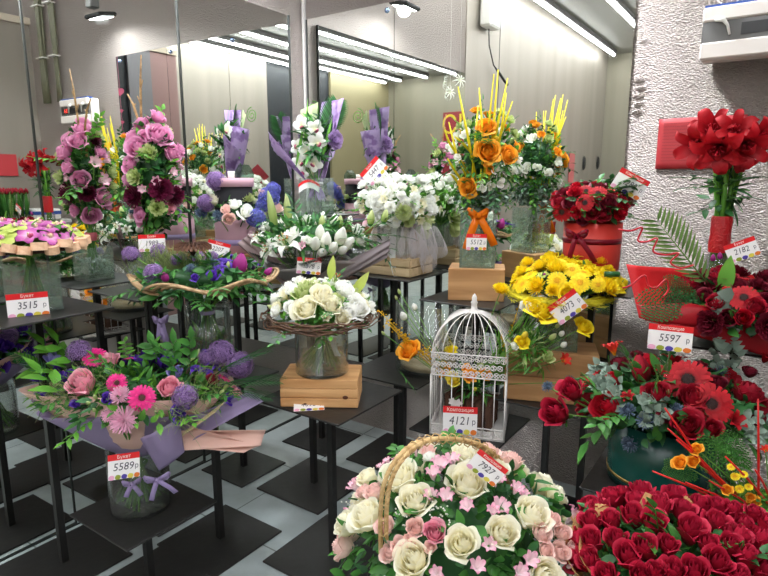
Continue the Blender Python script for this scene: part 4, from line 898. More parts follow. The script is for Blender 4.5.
# ---- 5 lily and tulip bouquet in grey paper
x, y, z0 = TB['lily']
square_vase('glass vase hidden in the grey paper of the lily bouquet', x, y, z0, .12, .12, .10, .3, .4)
zn = rowz(x, y, 284)-.02; R5 = thing('lily_bouquet', 'white lily and tulip bouquet in flared grey paper', 'bouquet', (x, y, z0+.03))
neck = Vector((x, y, zn)); f_ = lambda px, py, off=0: at_d(px, py, x, y)+(CAM-neck).normalized()*off
cone_wrap(R5, 'wrapping_paper', neck, .04, .24, .15, M_wgrey, 4, .12, (0, .0), 5, 0, 2*PI, .12, pw=.7)
cone_wrap(R5, 'cellophane', neck+Vector((0, 0, .01)), .04, .27, .17, M_clearp, 5, .14, (0, .0), 8, 0, 2*PI, .15, pw=.75)
psheet(R5, 'wrapping_paper', (f_(318, 276, .12), f_(322, 292, .08), f_(384, 258, .12), f_(388, 240, .10)), fp('paper_brown_grey', '#94888b', .4, .3), .02, .008)
psheet(R5, 'wrapping_paper', (f_(296, 276, .13), f_(290, 290, .1), f_(240, 246, .14), f_(252, 236, .12)), fp('paper_rose_grey', '#a08a8a', .4, .3), .02, .008)
A = Arr(R5, (x, y, rowz(x, y, 240)), .27, .115, neck, 9)
for k_, px, py, s in (('bud_lily', 272, 211, 26), ('bud_lily', 288, 214, 26), ('lily_white', 285, 243, 36), ('lily_white', 268, 250, 26), ('tulip_white', 315, 243, 20), ('tulip_white', 326, 240, 20), ('tulip_white', 341, 236, 22), ('lisianthus_white', 357, 229, 15), ('tulip_white', 349, 243, 18), ('tulip_white', 333, 247, 18), ('lisianthus_white', 308, 240, 12), ('alstro', 302, 246, 11),
    ('bud_green', 322, 222, 14), ('bud_white', 350, 220, 10), ('bud_green', 340, 222, 14), ('bud_pink', 365, 223, 10), ('tulip_white', 320, 232, 17), ('lisianthus_white', 294, 232, 14), ('bud_green', 385, 216, 15), ('bud_green', 371, 218, 16), ('tulip_white', 322, 252, 16), ('tulip_white', 343, 250, 15), ('lily_white', 258, 238, 20)): A.add(k_, px, py, s, up=.9)
A.fill(['tulip_white', 'lily_white', 'lisianthus_white'], 22, .07, .0); A.foliage(420, .09, .022, (G1, G2), zmin=-.2, sp=16, spl=.16); A.stems(z0+.05, n=24, spread=.03)
A.sprigs(((370, 235, 405, 238), (375, 228, 395, 215), (372, 240, 388, 262), (300, 225, 292, 200)), G2, n=7, ll=.06, lw=.018)
price('price tag 1578 pinned to the grey paper of the lily bouquet', 'Букет', '1578', 309, 266, 24, x, y, roll=.1, off=.25)
# ---- 6 white bouquet with feather trim on the crate
x, y, z0 = TB['white']; zc_ = rowz(x+.02, y-.12, 252)
crate('pale wooden crate under the white feathered bouquet', x-.0, y-.02, z0, .34, .24, .105)
square_vase('square glass vase half hidden by the white feathers', x, y+.0, z0+.106, .13, .13, .14, 0, .4)
R6 = thing('feathered_bouquet', 'white freesia and lisianthus bouquet trimmed with white feathers', 'bouquet', (x, y, z0+.14))
A = Arr(R6, at_d(395, 205, x, y), .20, .155, (x, y, z0+.24), 10)
for k in range(46):
    for _ in range(40):
        px, py = A.rn.uniform(360, 432), A.rn.uniform(174, 226)
        if ((px-396)/38)**2+((py-202)/28)**2 < 1 and all((px-a_[0])**2+(py-a_[1])**2 > 52 for a_ in NP.setdefault('w', [])): break
    NP['w'].append((px, py)); A.add(A.rn.choice(['freesia', 'lisianthus_white', 'chrys_white', 'lisianthus_white', 'carn_white'] if py < 214 or px < 395 else ['carn_green', 'freesia']), px, py, A.rn.uniform(11, 16))
for k_, px, py, s in (('carn_green', 403, 212, 18), ('lisianthus_green', 426, 220, 20), ('lisianthus_green', 424, 232, 18), ('rose_white', 378, 203, 15), ('bud_pink', 366, 187, 7), ('bud_pink', 360, 195, 7)): A.add(k_, px, py, s)
A.fill(['freesia', 'lisianthus_white', 'chrys_white'], 50, .06, -.2); A.foliage(300, .045, .024, (G1, G3), sp=14, spl=.09); A.stems(z0+.12, n=26, spread=.035)
rn = random.Random(12); M_fea = fp('feather_white', '#ece6e8', .8, .4)
for j in range(9):
    b = MB(); cx_, cy_ = [(384, 228), (390, 240), (398, 238), (408, 236), (417, 234), (426, 236), (434, 240), (422, 242), (412, 242)][j]; ln = [44, 40, 46, 50, 56, 54, 42, 60, 40][j]
    p0 = at_d(cx_, cy_-14, x, y-.14)-R6.location; sx_ = Vector((math.cos(YAW), math.sin(YAW), 0)); lm = ln*2.9/FOC; dvv = Vector((math.sin(YAW), -math.cos(YAW), 0))
    for k in range(44):
        t = k/44; q = p0+sx_*(.04*math.sin(t*2.6)*(j-3.5)/4)+Vector((0, 0, -lm*t*.8))+dvv*.03*math.sin(t*3)
        for s in (-1, 1):
            l = .05*math.sin(PI*min(1, t*.75+.2)); e = q+sx_*s*l+Vector((0, 0, -l*1.1))+dvv*rn.uniform(-.01, .02)
            b.tube([q, q+sx_*s*l*.6+Vector((0, 0, -l*.3)), e], .0009, 3, 0, rn.random(), False)
    b.tube([p0, p0+Vector((0, 0, -lm*.4))+dvv*.03, p0+Vector((0, 0, -lm*.8))], .0014, 4); b.build('feather', M_fea, R6)
b = MB(); q0 = at_d(394, 228, x, y-.16)-R6.location; ribbon_strip(b, [q0, q0+Vector((.0, -.01, -.1)), q0+Vector((.005, -.02, -.2)), q0+Vector((.03, -.015, -.27))], .03, (math.cos(YAW), math.sin(YAW), 0)); b.build('hanging_ribbon', M_whr, R6)
price('steeply tilted price tag above the white feathered bouquet', 'Букет', '5447', 374, 171, 25, x, y, roll=-.85, off=.1, stick=.12)
# ---- 7 purple bouquet in a vine frame
x, y, z0 = TB['twig']; zt = rowz(x, y, 288)
round_vase('tall round glass vase under the vine framed purple bouquet', x, y, z0, .095, rowz(x, y, 302)-z0, .5)
R7 = thing('vine_frame_bouquet', 'purple tulip and scabiosa bouquet laid in a wavy vine frame', 'bouquet', (x, y, z0+.03))
zr = rowz(x, y, 278); A = Arr(R7, (x, y, zr), .27, .085, (x, y, rowz(x, y, 310)), 11)
for k_, px, py, s in (('pincushion', 131, 255, 18), ('allium', 154, 274, 21), ('pincushion', 159, 252, 17), ('tulip_mag', 240, 264, 24), ('iris', 225, 262, 22), ('iris', 220, 268, 18), ('iris', 231, 256, 16), ('thistle', 191, 270, 14), ('thistle', 212, 264, 14), ('lisianthus_purple', 213, 276, 14), ('tulip_mag', 165, 277, 12), ('bud_green', 197, 251, 8), ('bud_green', 207, 249, 7), ('bud_green', 228, 265, 8), ('bud_green', 200, 257, 7), ('lisianthus_purple', 195, 278, 10)): A.add(k_, px, py, s, up=.6)
A.fill(['allium', 'iris', 'tulip_mag', 'thistle', 'pincushion'], 12, .055, .1)
rn = random.Random(3); b = MB(); cc = Vector((x, y, rowz(x, y, 268)))+Vector((-.05, 0, 0)).normalized()*0-R7.location; cc = at_d(194, 262, x, y)+(CAM-R7.location).normalized()*.07+Vector((0, 0, .03))-R7.location
for k in range(26):
    a = 2*PI*k/26; b.grid(lambda u, v: cc+Vector((.075*v*math.cos(a+(u-.5)*.35), .075*v*math.sin(a+(u-.5)*.35), .05*math.sin(v*PI*.75)-.02+.012*math.cos(u*PI*2)*v)), 3, 4, 0, rn.random())
b.build('brown_mushroom_cap', petal('cap_brown', '#2c1812', '#4a2c20', '#6a4632', jit=.2, trans=0), R7)
M_vine = wood('vine_tan', '#b89a72', '#8a6a48', 5); 
for j in range(4):
    b = MB(); pts = []
    for i in range(73):
        a = 2*PI*i/72; rr = .262+.02*math.sin(a*6+j)+.008*j; pts.append(Vector((rr*math.cos(a), rr*math.sin(a), zr-R7.location.z-.01+.018*math.sin(a*6+1.2+j*.4)+.006*j)))
    b.tube(pts, .0055+.001*(j % 2), 6); b.build('vine_hoop', M_vine, R7)
A.foliage(300, .07, .03, (G1, G2, G1), lo=.3, hi=1.0, zmin=-.4, sp=20, spl=.12); A.stems(z0+.04, n=16, spread=.07, r=.003)
B2 = Arr(R7, (x, y, zr-.035), .25, .045, seed=5); B2.foliage(90, .085, .036, (G2, G1), lo=.6, zmin=-.9, core=False, name='hanging_leaves', sp=8, spl=.12)
B3 = Arr(R7, (x, y, z0+.12), .09, .09, seed=6); B3.foliage(60, .12, .028, (G3, G1), lo=.1, hi=.8, zmin=-1, core=False, name='leaves_in_vase')
rn = random.Random(8); b = MB()
for k in range(46):
    a = rn.uniform(0, 6.28); p0 = Vector((0, 0, rowz(x, y, 312)-R7.location.z)); p1 = Vector((.085*math.cos(a), .085*math.sin(a), rn.uniform(.0, .05)+.05)); b.tube([p0+Vector((.01*math.cos(a), .01*math.sin(a), 0)), (p0+p1)/2, p1], .0032, 5, k % 2, rn.random())
b.build('spiral_stems', [STEM, STEMD], R7)
b = MB(); b.lathe([(.03, -.008), (.034, 0), (.03, .008)], 16); b.build('lilac_tie', M_lilr, R7, (0, 0, rowz(x, y, 312)-R7.location.z))
bow(R7, at_d(162, 322, x, y)+(CAM-R7.location).normalized()*.07, .055, M_lilr, ((-.2, -1.4), (.3, -1.7)), .45)
b = MB(); rn = random.Random(9)
for k in range(420):
    a = rn.uniform(0, 6.28); q = at_d(rn.choice([rn.uniform(160, 186), rn.uniform(128, 210)]), rn.uniform(258, 276), x, y)-R7.location; b.tube([q, q+Vector((rn.uniform(-.05, .05), rn.uniform(-.05, .05), rn.uniform(.03, .08)))], [.0012, .0005], 3, 0, rn.random(), False)
g_ = b.build('grass_tuft', G5, R7); g_['kind'] = 'stuff'
# ---- 8 large pink and purple bouquet on the low table
x, y, z0 = TB['low']; z0 = z0; x -= .02
round_vase('round glass vase with lilac ribbon under the large bouquet', x-.0, y, z0, .115, rowz(x, y, 447)-z0, .22)
neck = Vector((x, y, rowz(x, y, 454))); R8 = thing('mixed_bouquet', 'wide pink and purple bouquet in pink and lilac paper', 'bouquet', (x, y, z0+.03))
f_ = lambda px, py, off=0: at_d(px, py, x, y)+(CAM-neck).normalized()*off
cone_wrap(R8, 'lilac_paper', neck, .05, .37, .20, M_lilp, 4, .08, (0, .06), 2, 0, 2*PI, .08, pw=.8, squash=.5)
cone_wrap(R8, 'pink_paper', neck+Vector((0, 0, .02)), .07, .41, .25, M_kraftp, 3, .08, (-.02, .06), 6, 0, 2*PI, .08, pw=.75, squash=.5)
psheet(R8, 'pink_paper', (f_(100, 390, -.2), f_(150, 390, -.2), f_(146, 362, -.3), f_(127, 347, -.3)), M_kraftp, .01, .003)
psheet(R8, 'pink_paper', (f_(160, 452, .16), f_(172, 432, .14), f_(265, 430, .02), f_(258, 446, .06)), M_kraftp, .035, .0006)
psheet(R8, 'pink_paper', (f_(165, 446, .13), f_(190, 428, .1), f_(258, 446, .04), f_(240, 453, .09)), M_kraftp, .03, .0006)
psheet(R8, 'lilac_paper', (f_(160, 458, .12), f_(176, 424, .1), f_(248, 392, -.02), f_(262, 402, .04)), M_lilp, .03, .004)
psheet(R8, 'lilac_paper', (f_(158, 470, .14), f_(182, 452, .14), f_(176, 420, .18), f_(140, 440, .22)), M_lilp, .02, .004)
psheet(R8, 'cream_paper', (f_(176, 440, .16), f_(180, 434, .15), f_(222, 403, .1), f_(212, 414, .12)), fp('paper_cream', '#dccaa6'), .008, .003)
A = Arr(R8, f_(140, 400, -.03), .37, .16, neck, 14, .24)
for k_, px, py, s in (('allium', 221, 353, 27), ('allium', 240, 365, 27), ('allium', 185, 397, 26), ('allium', 207, 358, 18), ('pincushion', 79, 352, 24), ('rose_rp', 82, 384, 28), ('rose_rp', 169, 388, 22), ('rose_rp', 108, 361, 20), ('gerb_hot', 142, 398, 27), ('gerb_hot', 95, 357, 24), ('gerb_hot', 117, 383, 20), ('chrys_pink', 121, 396, 20), ('chrys_pink', 124, 420, 28), ('chrys_pink', 110, 415, 16),
    ('lisianthus_lilac', 53, 358, 18), ('lisianthus_lilac', 176, 372, 15), ('lisianthus_purple', 64, 377, 18), ('lisianthus_purple', 38, 377, 14), ('lisianthus_purple', 181, 410, 15), ('iris', 205, 371, 20), ('iris', 214, 366, 18), ('iris', 196, 369, 18), ('lisianthus_purple', 180, 417, 12), ('lisianthus_purple', 107, 399, 12), ('lisianthus_purple', 76, 404, 10), ('lisianthus_purple', 42, 394, 12), ('bud_green', 222, 392, 9), ('bud_green', 230, 393, 9), ('bud_green', 226, 387, 9), ('bud_green', 233, 387, 9), ('bud_green', 193, 359, 9), ('bud_green', 198, 353, 9), ('bud_green', 88, 403, 8), ('bud_green', 94, 410, 8), ('bud_green', 95, 397, 8), ('rose_deep', 212, 380, 12), ('iris', 208, 352, 14), ('bud_yel', 52, 372, 8), ('lisianthus_purple', 57, 368, 10), ('lisianthus_purple', 230, 398, 12)): A.add(k_, px, py, s)
A.fill(['rose_rp', 'allium', 'gerb_hot', 'chrys_pink', 'lisianthus_purple', 'iris'], 30, .085, -.05); A.foliage(620, .07, .026, (G1, G2, G3), sp=26, spl=.12, zmin=-.02)
A.stems(z0+.04, n=34, spread=.09, r=.0036)
A.sprigs(((70, 372, 40, 342), (60, 375, 38, 365), (75, 365, 55, 340), (62, 395, 38, 372)), G3, 'broad_leaf_sprig', n=4, ll=.11, lw=.045)
A.sprigs(((180, 375, 155, 345), (175, 368, 172, 340), (190, 368, 190, 335), (158, 360, 150, 342)), G1, n=6, ll=.06, lw=.032)
for (a_, c_) in (((215, 375), (262, 345)), ((220, 385), (275, 374)), ((60, 385), (22, 350)), ((225, 392), (268, 392))):
    p0, p1 = f_(*a_, .0), f_(*c_, .0); put(R8, 'palm_leaf', frondM(G2, 12, ll=.42, lw=.03), p0, p1-p0, (0, 0, 1), (p1-p0).length)
rn = random.Random(4); b = MB()
for k in range(420):
    px, py = rn.choice([(60, 390, 18), (52, 400, 12), (195, 400, 20), (170, 415, 25), (100, 380, 22), (205, 385, 20)])[:2]; p0, n_ = A.hit(px+rn.uniform(-18, 18), py+rn.uniform(-14, 14)); d = (n_+Vector([rn.uniform(-.8, .8) for _ in range(3)])).normalized(); L_ = rn.uniform(.03, .09); q = p0-R8.location
    b.tube([q, q+d*L_*.6, q+d*L_+Vector((0, 0, -.01))], [.0008, .0007, .0005], 3, 0, rn.random(), False)
g_ = b.build('fine_grass', G5, R8); g_['kind'] = 'stuff'
rn = random.Random(18); b = MB(); pz = rowz(x, y, 462)-R8.location.z
for k in range(80):
    a = rn.uniform(0, 6.28); rr = rn.uniform(.04, .104); b.tube([Vector((.035*math.cos(a), .035*math.sin(a), pz)), Vector((-rr*.2*math.cos(a+.6), -rr*.2*math.sin(a+.6), pz*.62)), Vector((-rr*math.cos(a+.7), -rr*math.sin(a+.7), rn.uniform(.0, .04)))], .0046, 5, k % 2, rn.random())
b.build('spiral_stems', [G3, G3], R8)
bow(R8, f_(156, 478, .14), .085, M_lilr, ((-.3, -.9), (.75, -.75)), .22); bow(R8, f_(132, 482, .13), .06, M_lilr, ((-.4, -.8), (.5, -.9)), .3)
price('price tag 5589 on the paper of the wide pink and purple bouquet', 'Букет', '5589', 124, 466, 29, x, y, roll=.06, off=.30, hr=.92)
# ---- 9 white rose bouquet in a twig nest
x, y, z0 = TB['nest']; x += .0; y -= .05; 
hbx = rowz(x, y-.07, 368)-z0; solid_box('pale pine box with knots below the white rose nest', x-.0, y, z0, .31, .20, hbx*.78, M_pine, math.radians(32), ((.34, .38, .008), (-.18, .12, .005)), 3)
zv = z0+hbx*.78; round_vase('round glass vase holding the white rose nest bouquet', x, y, zv, .108, rowz(x, y, 322)-zv, .4)
R9 = thing('nest_bouquet', 'white rose and lily bouquet in a nest of brown twigs', 'bouquet', (x, y, zv+.02))
zr = rowz(x, y, 312); A = Arr(R9, (x, y, zr+.0), .185, .12, (x, y, rowz(x, y, 335)), 21)
for k_, px, py, s in (('rose_ivory', 306, 309, 26), ('rose_ivory', 331, 306, 20), ('rose_white', 357, 308, 24), ('lily_white', 334, 283, 42), ('rose_cream', 322, 296, 24), ('lisianthus_green', 301, 293, 18), ('rose_white', 291, 307, 14), ('freesia', 285, 296, 18), ('chrys_white', 290, 289, 16), ('rose_white', 345, 291, 20), ('lisianthus_white', 352, 298, 16), ('lisianthus_green', 308, 287, 16), ('lisianthus_white', 370, 306, 15), ('bud_green', 272, 308, 11), ('chrys_white', 278, 300, 16), ('lisianthus_green', 338, 300, 13), ('freesia', 326, 318, 14), ('freesia', 315, 284, 13), ('rose_cream', 342, 318, 16), ('lisianthus_white', 300, 280, 12), ('freesia', 360, 297, 14)): A.add(k_, px, py, s)
A.fill(['rose_ivory', 'rose_white', 'lisianthus_green', 'freesia', 'chrys_white'], 30, .06, .15, True, k=.62); A.foliage(260, .05, .024, (G1, G3, G1), sp=10)
b = MB(); p0 = at_d(352, 296, x, y)-R9.location; p1 = at_d(366, 276, x, y)-R9.location; leaf(b, p0, p1-p0, CAM-R9.location, .12, .04, .1); b.build('lily_bud', P['pet_orchg'], R9)
b = MB(); p0 = at_d(330, 280, x, y)-R9.location; p1 = at_d(333, 258, x, y)-R9.location; leaf(b, p0, p1-p0, CAM-R9.location, .10, .034, .1); b.build('lily_bud', P['pet_orchg'], R9)
rn = random.Random(31)
for k in range(40):
    b = MB(); a0 = rn.uniform(0, 2*PI); sp_ = rn.uniform(.9, 2.4); r0 = rn.uniform(.19, .225); z1, z2 = rn.uniform(-.03, .012), rn.uniform(-.03, .012); r1 = r0+rn.uniform(-.01, .035)
    b.tube([Vector(((r0+(r1-r0)*i/12)*math.cos(a0+sp_*i/12), (r0+(r1-r0)*i/12)*math.sin(a0+sp_*i/12), zr-R9.location.z-.008+z1+(z2-z1)*i/12+.006*math.sin(i*1.7+k))) for i in range(13)], [rn.uniform(.0022, .0042)]*12+[.001], 5, 0, rn.random()); b.build('nest_twig', TWIG, R9)
rn = random.Random(8); b = MB(); pz = rowz(x, y, 333)-R9.location.z
for k in range(70):
    a = rn.uniform(0, 6.28); p0 = Vector((.03*math.cos(a), .03*math.sin(a), pz)); rr = rn.uniform(.03, .098); p1 = Vector((-rr*math.cos(a+.7), -rr*math.sin(a+.7), rn.uniform(0, .04))); b.tube([p0*1.2, (p0+p1)/2, p1], .0036, 5, k % 2, rn.random())
b.build('spiral_stems', [STEM, STEMD], R9)
b = MB(); b.lathe([(.034, -.014), (.038, 0), (.034, .014)], 16); b.build('cream_tie', fp('tie_cream', '#cfc4a6'), R9, (0, 0, pz))
b = MB(); q0 = at_d(333, 338, x, y)+(CAM-R9.location).normalized()*.05-R9.location; ribbon_strip(b, [q0, q0+Vector((.01, -.01, -.03)), q0+Vector((.03, -.01, -.07))], .022, (math.cos(YAW), math.sin(YAW), 0)); b.build('ribbon_tail', M_whr, R9)
price('price tag lying flat before the pine box', 'Букет', '4096', 309, 404.5, 30, 0, 0, pitch=-PI/2+.25, flat=z0+.012)
# ================================================================ things on the tables, right half
# ---- 10 orange bouquet in a square vase
x, y, zt = TB['orange']; zb = rowz(x, y, 266)
solid_box('plain oak box under the square vase of the orange bouquet', x, y, zt, .27, .2, zb-zt, M_oak, math.radians(24))
square_vase('heavy square glass vase of gel beads with an orange bow', x, y, zb+.0005, .17, .15, rowz(x, y, 213)-zb, math.radians(24), .7, .75)
R10 = thing('orange_bouquet', 'tall orange ranunculus bouquet with yellow grass and an orange bow', 'bouquet', (x, y, zb+.03))
A = Arr(R10, at_d(484, 160, x, y), .16, .22, at_d(484, 214, x, y), 31)
for k_, px, py, s in (('ranunculus', 487, 127, 18), ('ranunculus', 488, 151, 24), ('ranunculus', 508, 155, 19), ('ranunculus', 468, 187, 19), ('ranunculus', 475, 110, 10), ('lisianthus_white', 466, 133, 11), ('lisianthus_white', 453, 149, 11), ('lisianthus_white', 458, 157, 9), ('lisianthus_white', 496, 168, 10), ('lisianthus_white', 481, 187, 11), ('lisianthus_white', 491, 186, 10), ('lisianthus_white', 500, 181, 11), ('lisianthus_green', 469, 123, 8), ('chrys_green', 500, 115, 14), ('chrys_green', 508, 122, 14), ('bud_yel', 497, 138, 7), ('ranunculus', 490, 170, 8), ('bud_yel', 484, 175, 7), ('ranunculus', 487, 163, 7), ('lisianthus_white', 448, 146, 8)): A.add(k_, px, py, s)
A.fill(['ranunculus', 'lisianthus_white', 'lisianthus_white', 'chrys_green'], 26, .055, -.5); A.foliage(620, .05, .022, (G1, G2, G3), zmin=-.9, sp=34, spl=.12); A.stems(zb+.05, n=20, spread=.03)
B = Arr(R10, at_d(484, 198, x, y), .14, .075, seed=3); B.foliage(480, .032, .028, (G4, G4, G2), lo=.4, zmin=-.9, name='eucalyptus', bend=.1, core=True)
M_yg = petal('grass_yellow', '#cdb410', '#e3cf1a', '#ecdc3a', trans=.1, jit=.1)
for px0, py0, px1, py1, bd in ((488, 190, 497, 80, 0), (482, 185, 506, 88, .01), (478, 190, 459, 96, 0), (486, 180, 479, 97, 0), (475, 185, 446, 136, -.06), (474, 200, 449, 163, -.05), (470, 205, 478, 112, 0), (490, 165, 511, 108, 0), (480, 165, 456, 142, -.03), (478, 200, 482, 165, 0), (482, 195, 493, 84, 0), (478, 205, 450, 128, -.04), (474, 205, 452, 178, -.05), (492, 175, 505, 100, .01)):
    for dd in (-.03, .03) if py1 < 100 else (0,):
        p0, p1 = at_d(px0, py0, x, y)+(CAM-R10.location).normalized()*(.06+dd), at_d(px1, py1, x, y)+(CAM-R10.location).normalized()*(.12+dd); b = MB(); m_ = (p0+p1)/2+Vector((bd, 0, abs(bd)*1.2)); b.tube([p0-R10.location, m_-R10.location, p1-R10.location], [.004, .0065, .0025], 5); b.build('yellow_grass_stalk', M_yg, R10)
bow(R10, at_d(478, 217, x, y)+(CAM-R10.location).normalized()*.10, .085, M_org, ((-.62, -1.9), (.95, -1.65)), .42)
price('price tag 5512 hanging on the orange bow', 'Букет', '5512', 476.5, 242, 20, x, y, off=.16, hr=.8)
# ---- 11 empty glass bowl
x, y, z0 = TB['bowl']; x, y = at_d(428, 362, x, y).xy; z0 = TB['bowl'][2]
b = MB(); r, h = .165, rowz(x, y, 302)-z0; b.lathe([(0, 0), (r*.98, 0), (r, .008), (r, h), (r-.004, h), (r-.004, .02), (0, .016)], 44)
o = tag(b.build('glass_bowl', M_glass, None, (x, y, z0)), 'wide empty cylindrical glass bowl behind the birdcage', 'bowl')
b = MB(); b.lathe([(0, 0), (.14, 0), (.14, .03), (0, .03)], 40); tag(b.build('wooden_disc', M_pale, None, (x, y, z0+.021)), 'pale wooden disc lying in the wide glass bowl', 'disc')
# ---- 12 birdcage with flowers
x, y, z0 = TB['cage']; x += .0; S = .165; rz = math.radians(19); R12 = thing('birdcage', 'white wire birdcage with a domed top filled with flowers', 'birdcage', (x, y, z0)); R12.rotation_euler = (0, 0, 0)
M_cage = plain('cage_white', '#ded9d6', .4)
Rz = Matrix.Rotation(rz, 3, 'Z'); zb1 = rowz(x, y, 366)-z0; zt1 = rowz(x, y, 345)-z0; zd = rowz(x, y, 311)-z0; S2 = S
def ringsq(b, h, r=.003, s=S): b.tube([Rz @ Vector((a*s, c*s, h)) for a, c in ((-1, -1), (1, -1), (1, 1), (-1, 1), (-1, -1))], r, 6)
b = MB(); b.box((0, 0, .004), (2*S, 2*S, .008), 0, rz); b.build('floor_tray', M_cage, R12, None, True)
def lace(name, h0, h1, s=S):
    "pierced metal band: rims and a lattice of little rings and leaves"
    b = MB(); rn = random.Random(int(h0*1000)); hh = h1-h0
    for side in range(4):
        d = Vector((math.cos(side*PI/2), math.sin(side*PI/2), 0)); nn = Vector((d.y, -d.x, 0)); n = 12; rows = max(1, round(hh/.03))
        for j in range(rows):
            for i in range(n+(j % 2)):
                u = (i+.5-(.5 if j % 2 else 0))/n*2-1
                if abs(u) > .97: continue
                c = nn*s+d*u*s+Vector((0, 0, h0+hh*(j+.5)/rows)); rr = s/n*.88
                b.tube([Rz @ (c+d*rr*math.cos(q*PI/4)+Vector((0, 0, rr*math.sin(q*PI/4)))) for q in range(9)], .0021, 4, 0, .5, False)
                for q in range(4):
                    aa = q*PI/2+.6+rn.random(); b.tube([Rz @ c, Rz @ (c+d*rr*.9*math.cos(aa)+Vector((0, 0, rr*.9*math.sin(aa))))], .0022, 4, 0, .5, False)
    for h in (h0, h1): ringsq(b, h, .0035, s)
    return b.build(name, M_cage, R12)
lace('lace_base', .008, .052); lace('lace_band', zb1, zt1)
for side in range(4):
    d = Vector((math.cos(side*PI/2), math.sin(side*PI/2), 0)); nn = Vector((d.y, -d.x, 0))
    for i in range(8):
        u = i/7*2-1 if i else -1
        if i == 7: continue
        b = MB(); c = Rz @ (nn*S+d*u*S); r_ = .0042 if i == 0 else .0022; b.tube([c+Vector((0, 0, 0)), c+Vector((0, 0, zb1))], r_, 6); b.build('corner_post' if i == 0 else 'wire_bar', M_cage, R12)
for side in range(4):
    d = Vector((math.cos(side*PI/2), math.sin(side*PI/2), 0)); nn = Vector((d.y, -d.x, 0))
    for i in range(7):
        u = i/7*2-1+.02; c = nn*S+d*u*S; pts = []
        for k in range(9):
            t = k/8; f = math.cos(t*PI/2)**.85; pts.append(Rz @ Vector((c.x*max(f, .09), c.y*max(f, .09), zt1+(zd-zt1)*math.sin(t*PI/2))))
        b = MB(); b.tube(pts, .0022, 5); b.build('dome_wire', M_cage, R12)
b = MB(); b.lathe([(.03, zd-.006), (.028, zd), (.014, zd+.012), (.013, zd+.035), (.017, zd+.04), (.011, zd+.048), (.012, zd+.062), (.009, zd+.07), (.004, zd+.078), (0, zd+.083)], 18); b.build('finial', M_cage, R12)
b = MB()
for k, (a, c, s) in enumerate(((-.055, .2, .02), (-.03, .195, .022), (-.045, .17, .018))):
    cc = Rz @ Vector((a-.01, -S-.006, c*.85))
    for j in range(5):
        q = j*1.257; leaf(b, cc, Rz @ Vector((math.cos(q), -.1, math.sin(q))), (0, -1, 0), s, s*.8, 0)
b.build('metal_blossom', M_cage, R12)
R12b = thing('cage_arrangement', 'yellow and orange flowers growing out through the birdcage', 'flower arrangement', (x, y, z0+.009))
b = MB(); rn = random.Random(6)
for k in range(7): b.box(((k-3)*.032, rn.uniform(-.02, .02), .07+rn.uniform(-.01, .01)), (.03, .16, .13), 0, rn.uniform(-.3, .3), .006)
b.build('bark_pieces', plain('bark', '#4a3022', .9, 0, .8, 40, .3), R12b)
A = Arr(R12b, (x, y, z0+.21), .12, .09, (x, y, z0+.12), 41)
for k_, px, py, s in (('yellow_rose', 454, 379, 15), ('ranunculus', 445, 372, 12), ('ranunculus', 470, 376, 14), ('bud_yel', 475, 389, 7), ('ranunculus', 486, 374, 12), ('double_yellow', 451, 350, 12), ('ranunculus', 467, 368, 9), ('lisianthus_green', 480, 366, 8)): A.add(k_, px, py, s, cam=.8)
A.foliage(170, .07, .012, (G1, G2, G3), lo=.2, hi=1, zmin=-.8)
sxv = Vector((math.cos(YAW), math.sin(YAW), 0))
def stick_flower(root, key, px, py, s, fx, fy, X, Y, off=0, r=.002, mat=STEM, sag=.0, cam=.5, up=.3):
    p = at_d(px, py, X, Y)+(CAM-root.location).normalized()*off; q = at_d(fx, fy, X, Y); sz = s*depth(p)/FOC
    d = ((p-q).normalized()*.8+Vector((0, 0, up))+(CAM-p).normalized()*cam).normalized(); place(root, key, p, d, sz, random.Random(int(px*7+py)))
    b = MB(); m_ = (p+q)/2+Vector((0, 0, sag)); b.tube([q-root.location, m_-root.location, p-root.location], r, 5); b.build('flower_stem', mat, root)
for k_, px, py, s in (('ranunculus', 410, 351, 23), ('bud_white', 404, 317, 12), ('bud_white', 415, 308, 10), ('bud_green', 400, 293, 7), ('bud_green', 397, 299, 6), ('double_yellow', 536, 322, 26), ('double_yellow', 527, 318, 20), ('lisianthus_white', 523, 319, 16), ('double_yellow', 573, 336, 19), ('chrys_yel', 500, 293, 18), ('alstro_red', 555, 366, 17), ('bud_green', 545, 345, 12), ('bud_white', 553, 342, 9), ('bud_green', 549, 335, 8), ('lisianthus_green', 540, 363, 13), ('bud_white', 555, 352, 10), ('double_yellow', 517, 350, 14), ('bud_yel', 520, 343, 11), ('lisianthus_white', 510, 354, 8), ('thistle', 560, 386, 14), ('bud_green', 384, 334, 6)):
    stick_flower(R12b, k_, px, py, s, 462+(px-462)*.12, 385, x, y, .27 if px > 500 else .03)
M_mim = P['pet_yellow']
for (x0, y0, x1, y1, wd_) in ((440, 372, 378, 310, 5), (440, 375, 386, 322, 5), (450, 365, 425, 348, 4), (500, 365, 524, 290, 2), (510, 370, 500, 330, 2), (500, 380, 565, 320, 2), (505, 385, 560, 340, 2), (445, 370, 400, 335, 4)):
    b = MB(); rn = random.Random(x1); p0, p1 = at_d(x0, y0, x, y)-R12b.location, at_d(x1, y1, x, y)-R12b.location; b.tube([p0, p1], .0018, 4)
    for k in range(int(46*wd_/4)):
        t = rn.uniform(.3, 1); q = p0*(1-t)+p1*t+Vector([rn.uniform(-1, 1)*.0035*wd_ for _ in range(3)]); r_ = rn.uniform(.003, .0055); b.lathe([(0, -r_), (r_, 0), (0, r_)], 6, 0, q, rn.random())
    b.build('mimosa_spray', petal('mimosa', '#c99a08', '#e0b010', '#efc41c', jit=.2), R12b)
b = MB(); rn = random.Random(77)
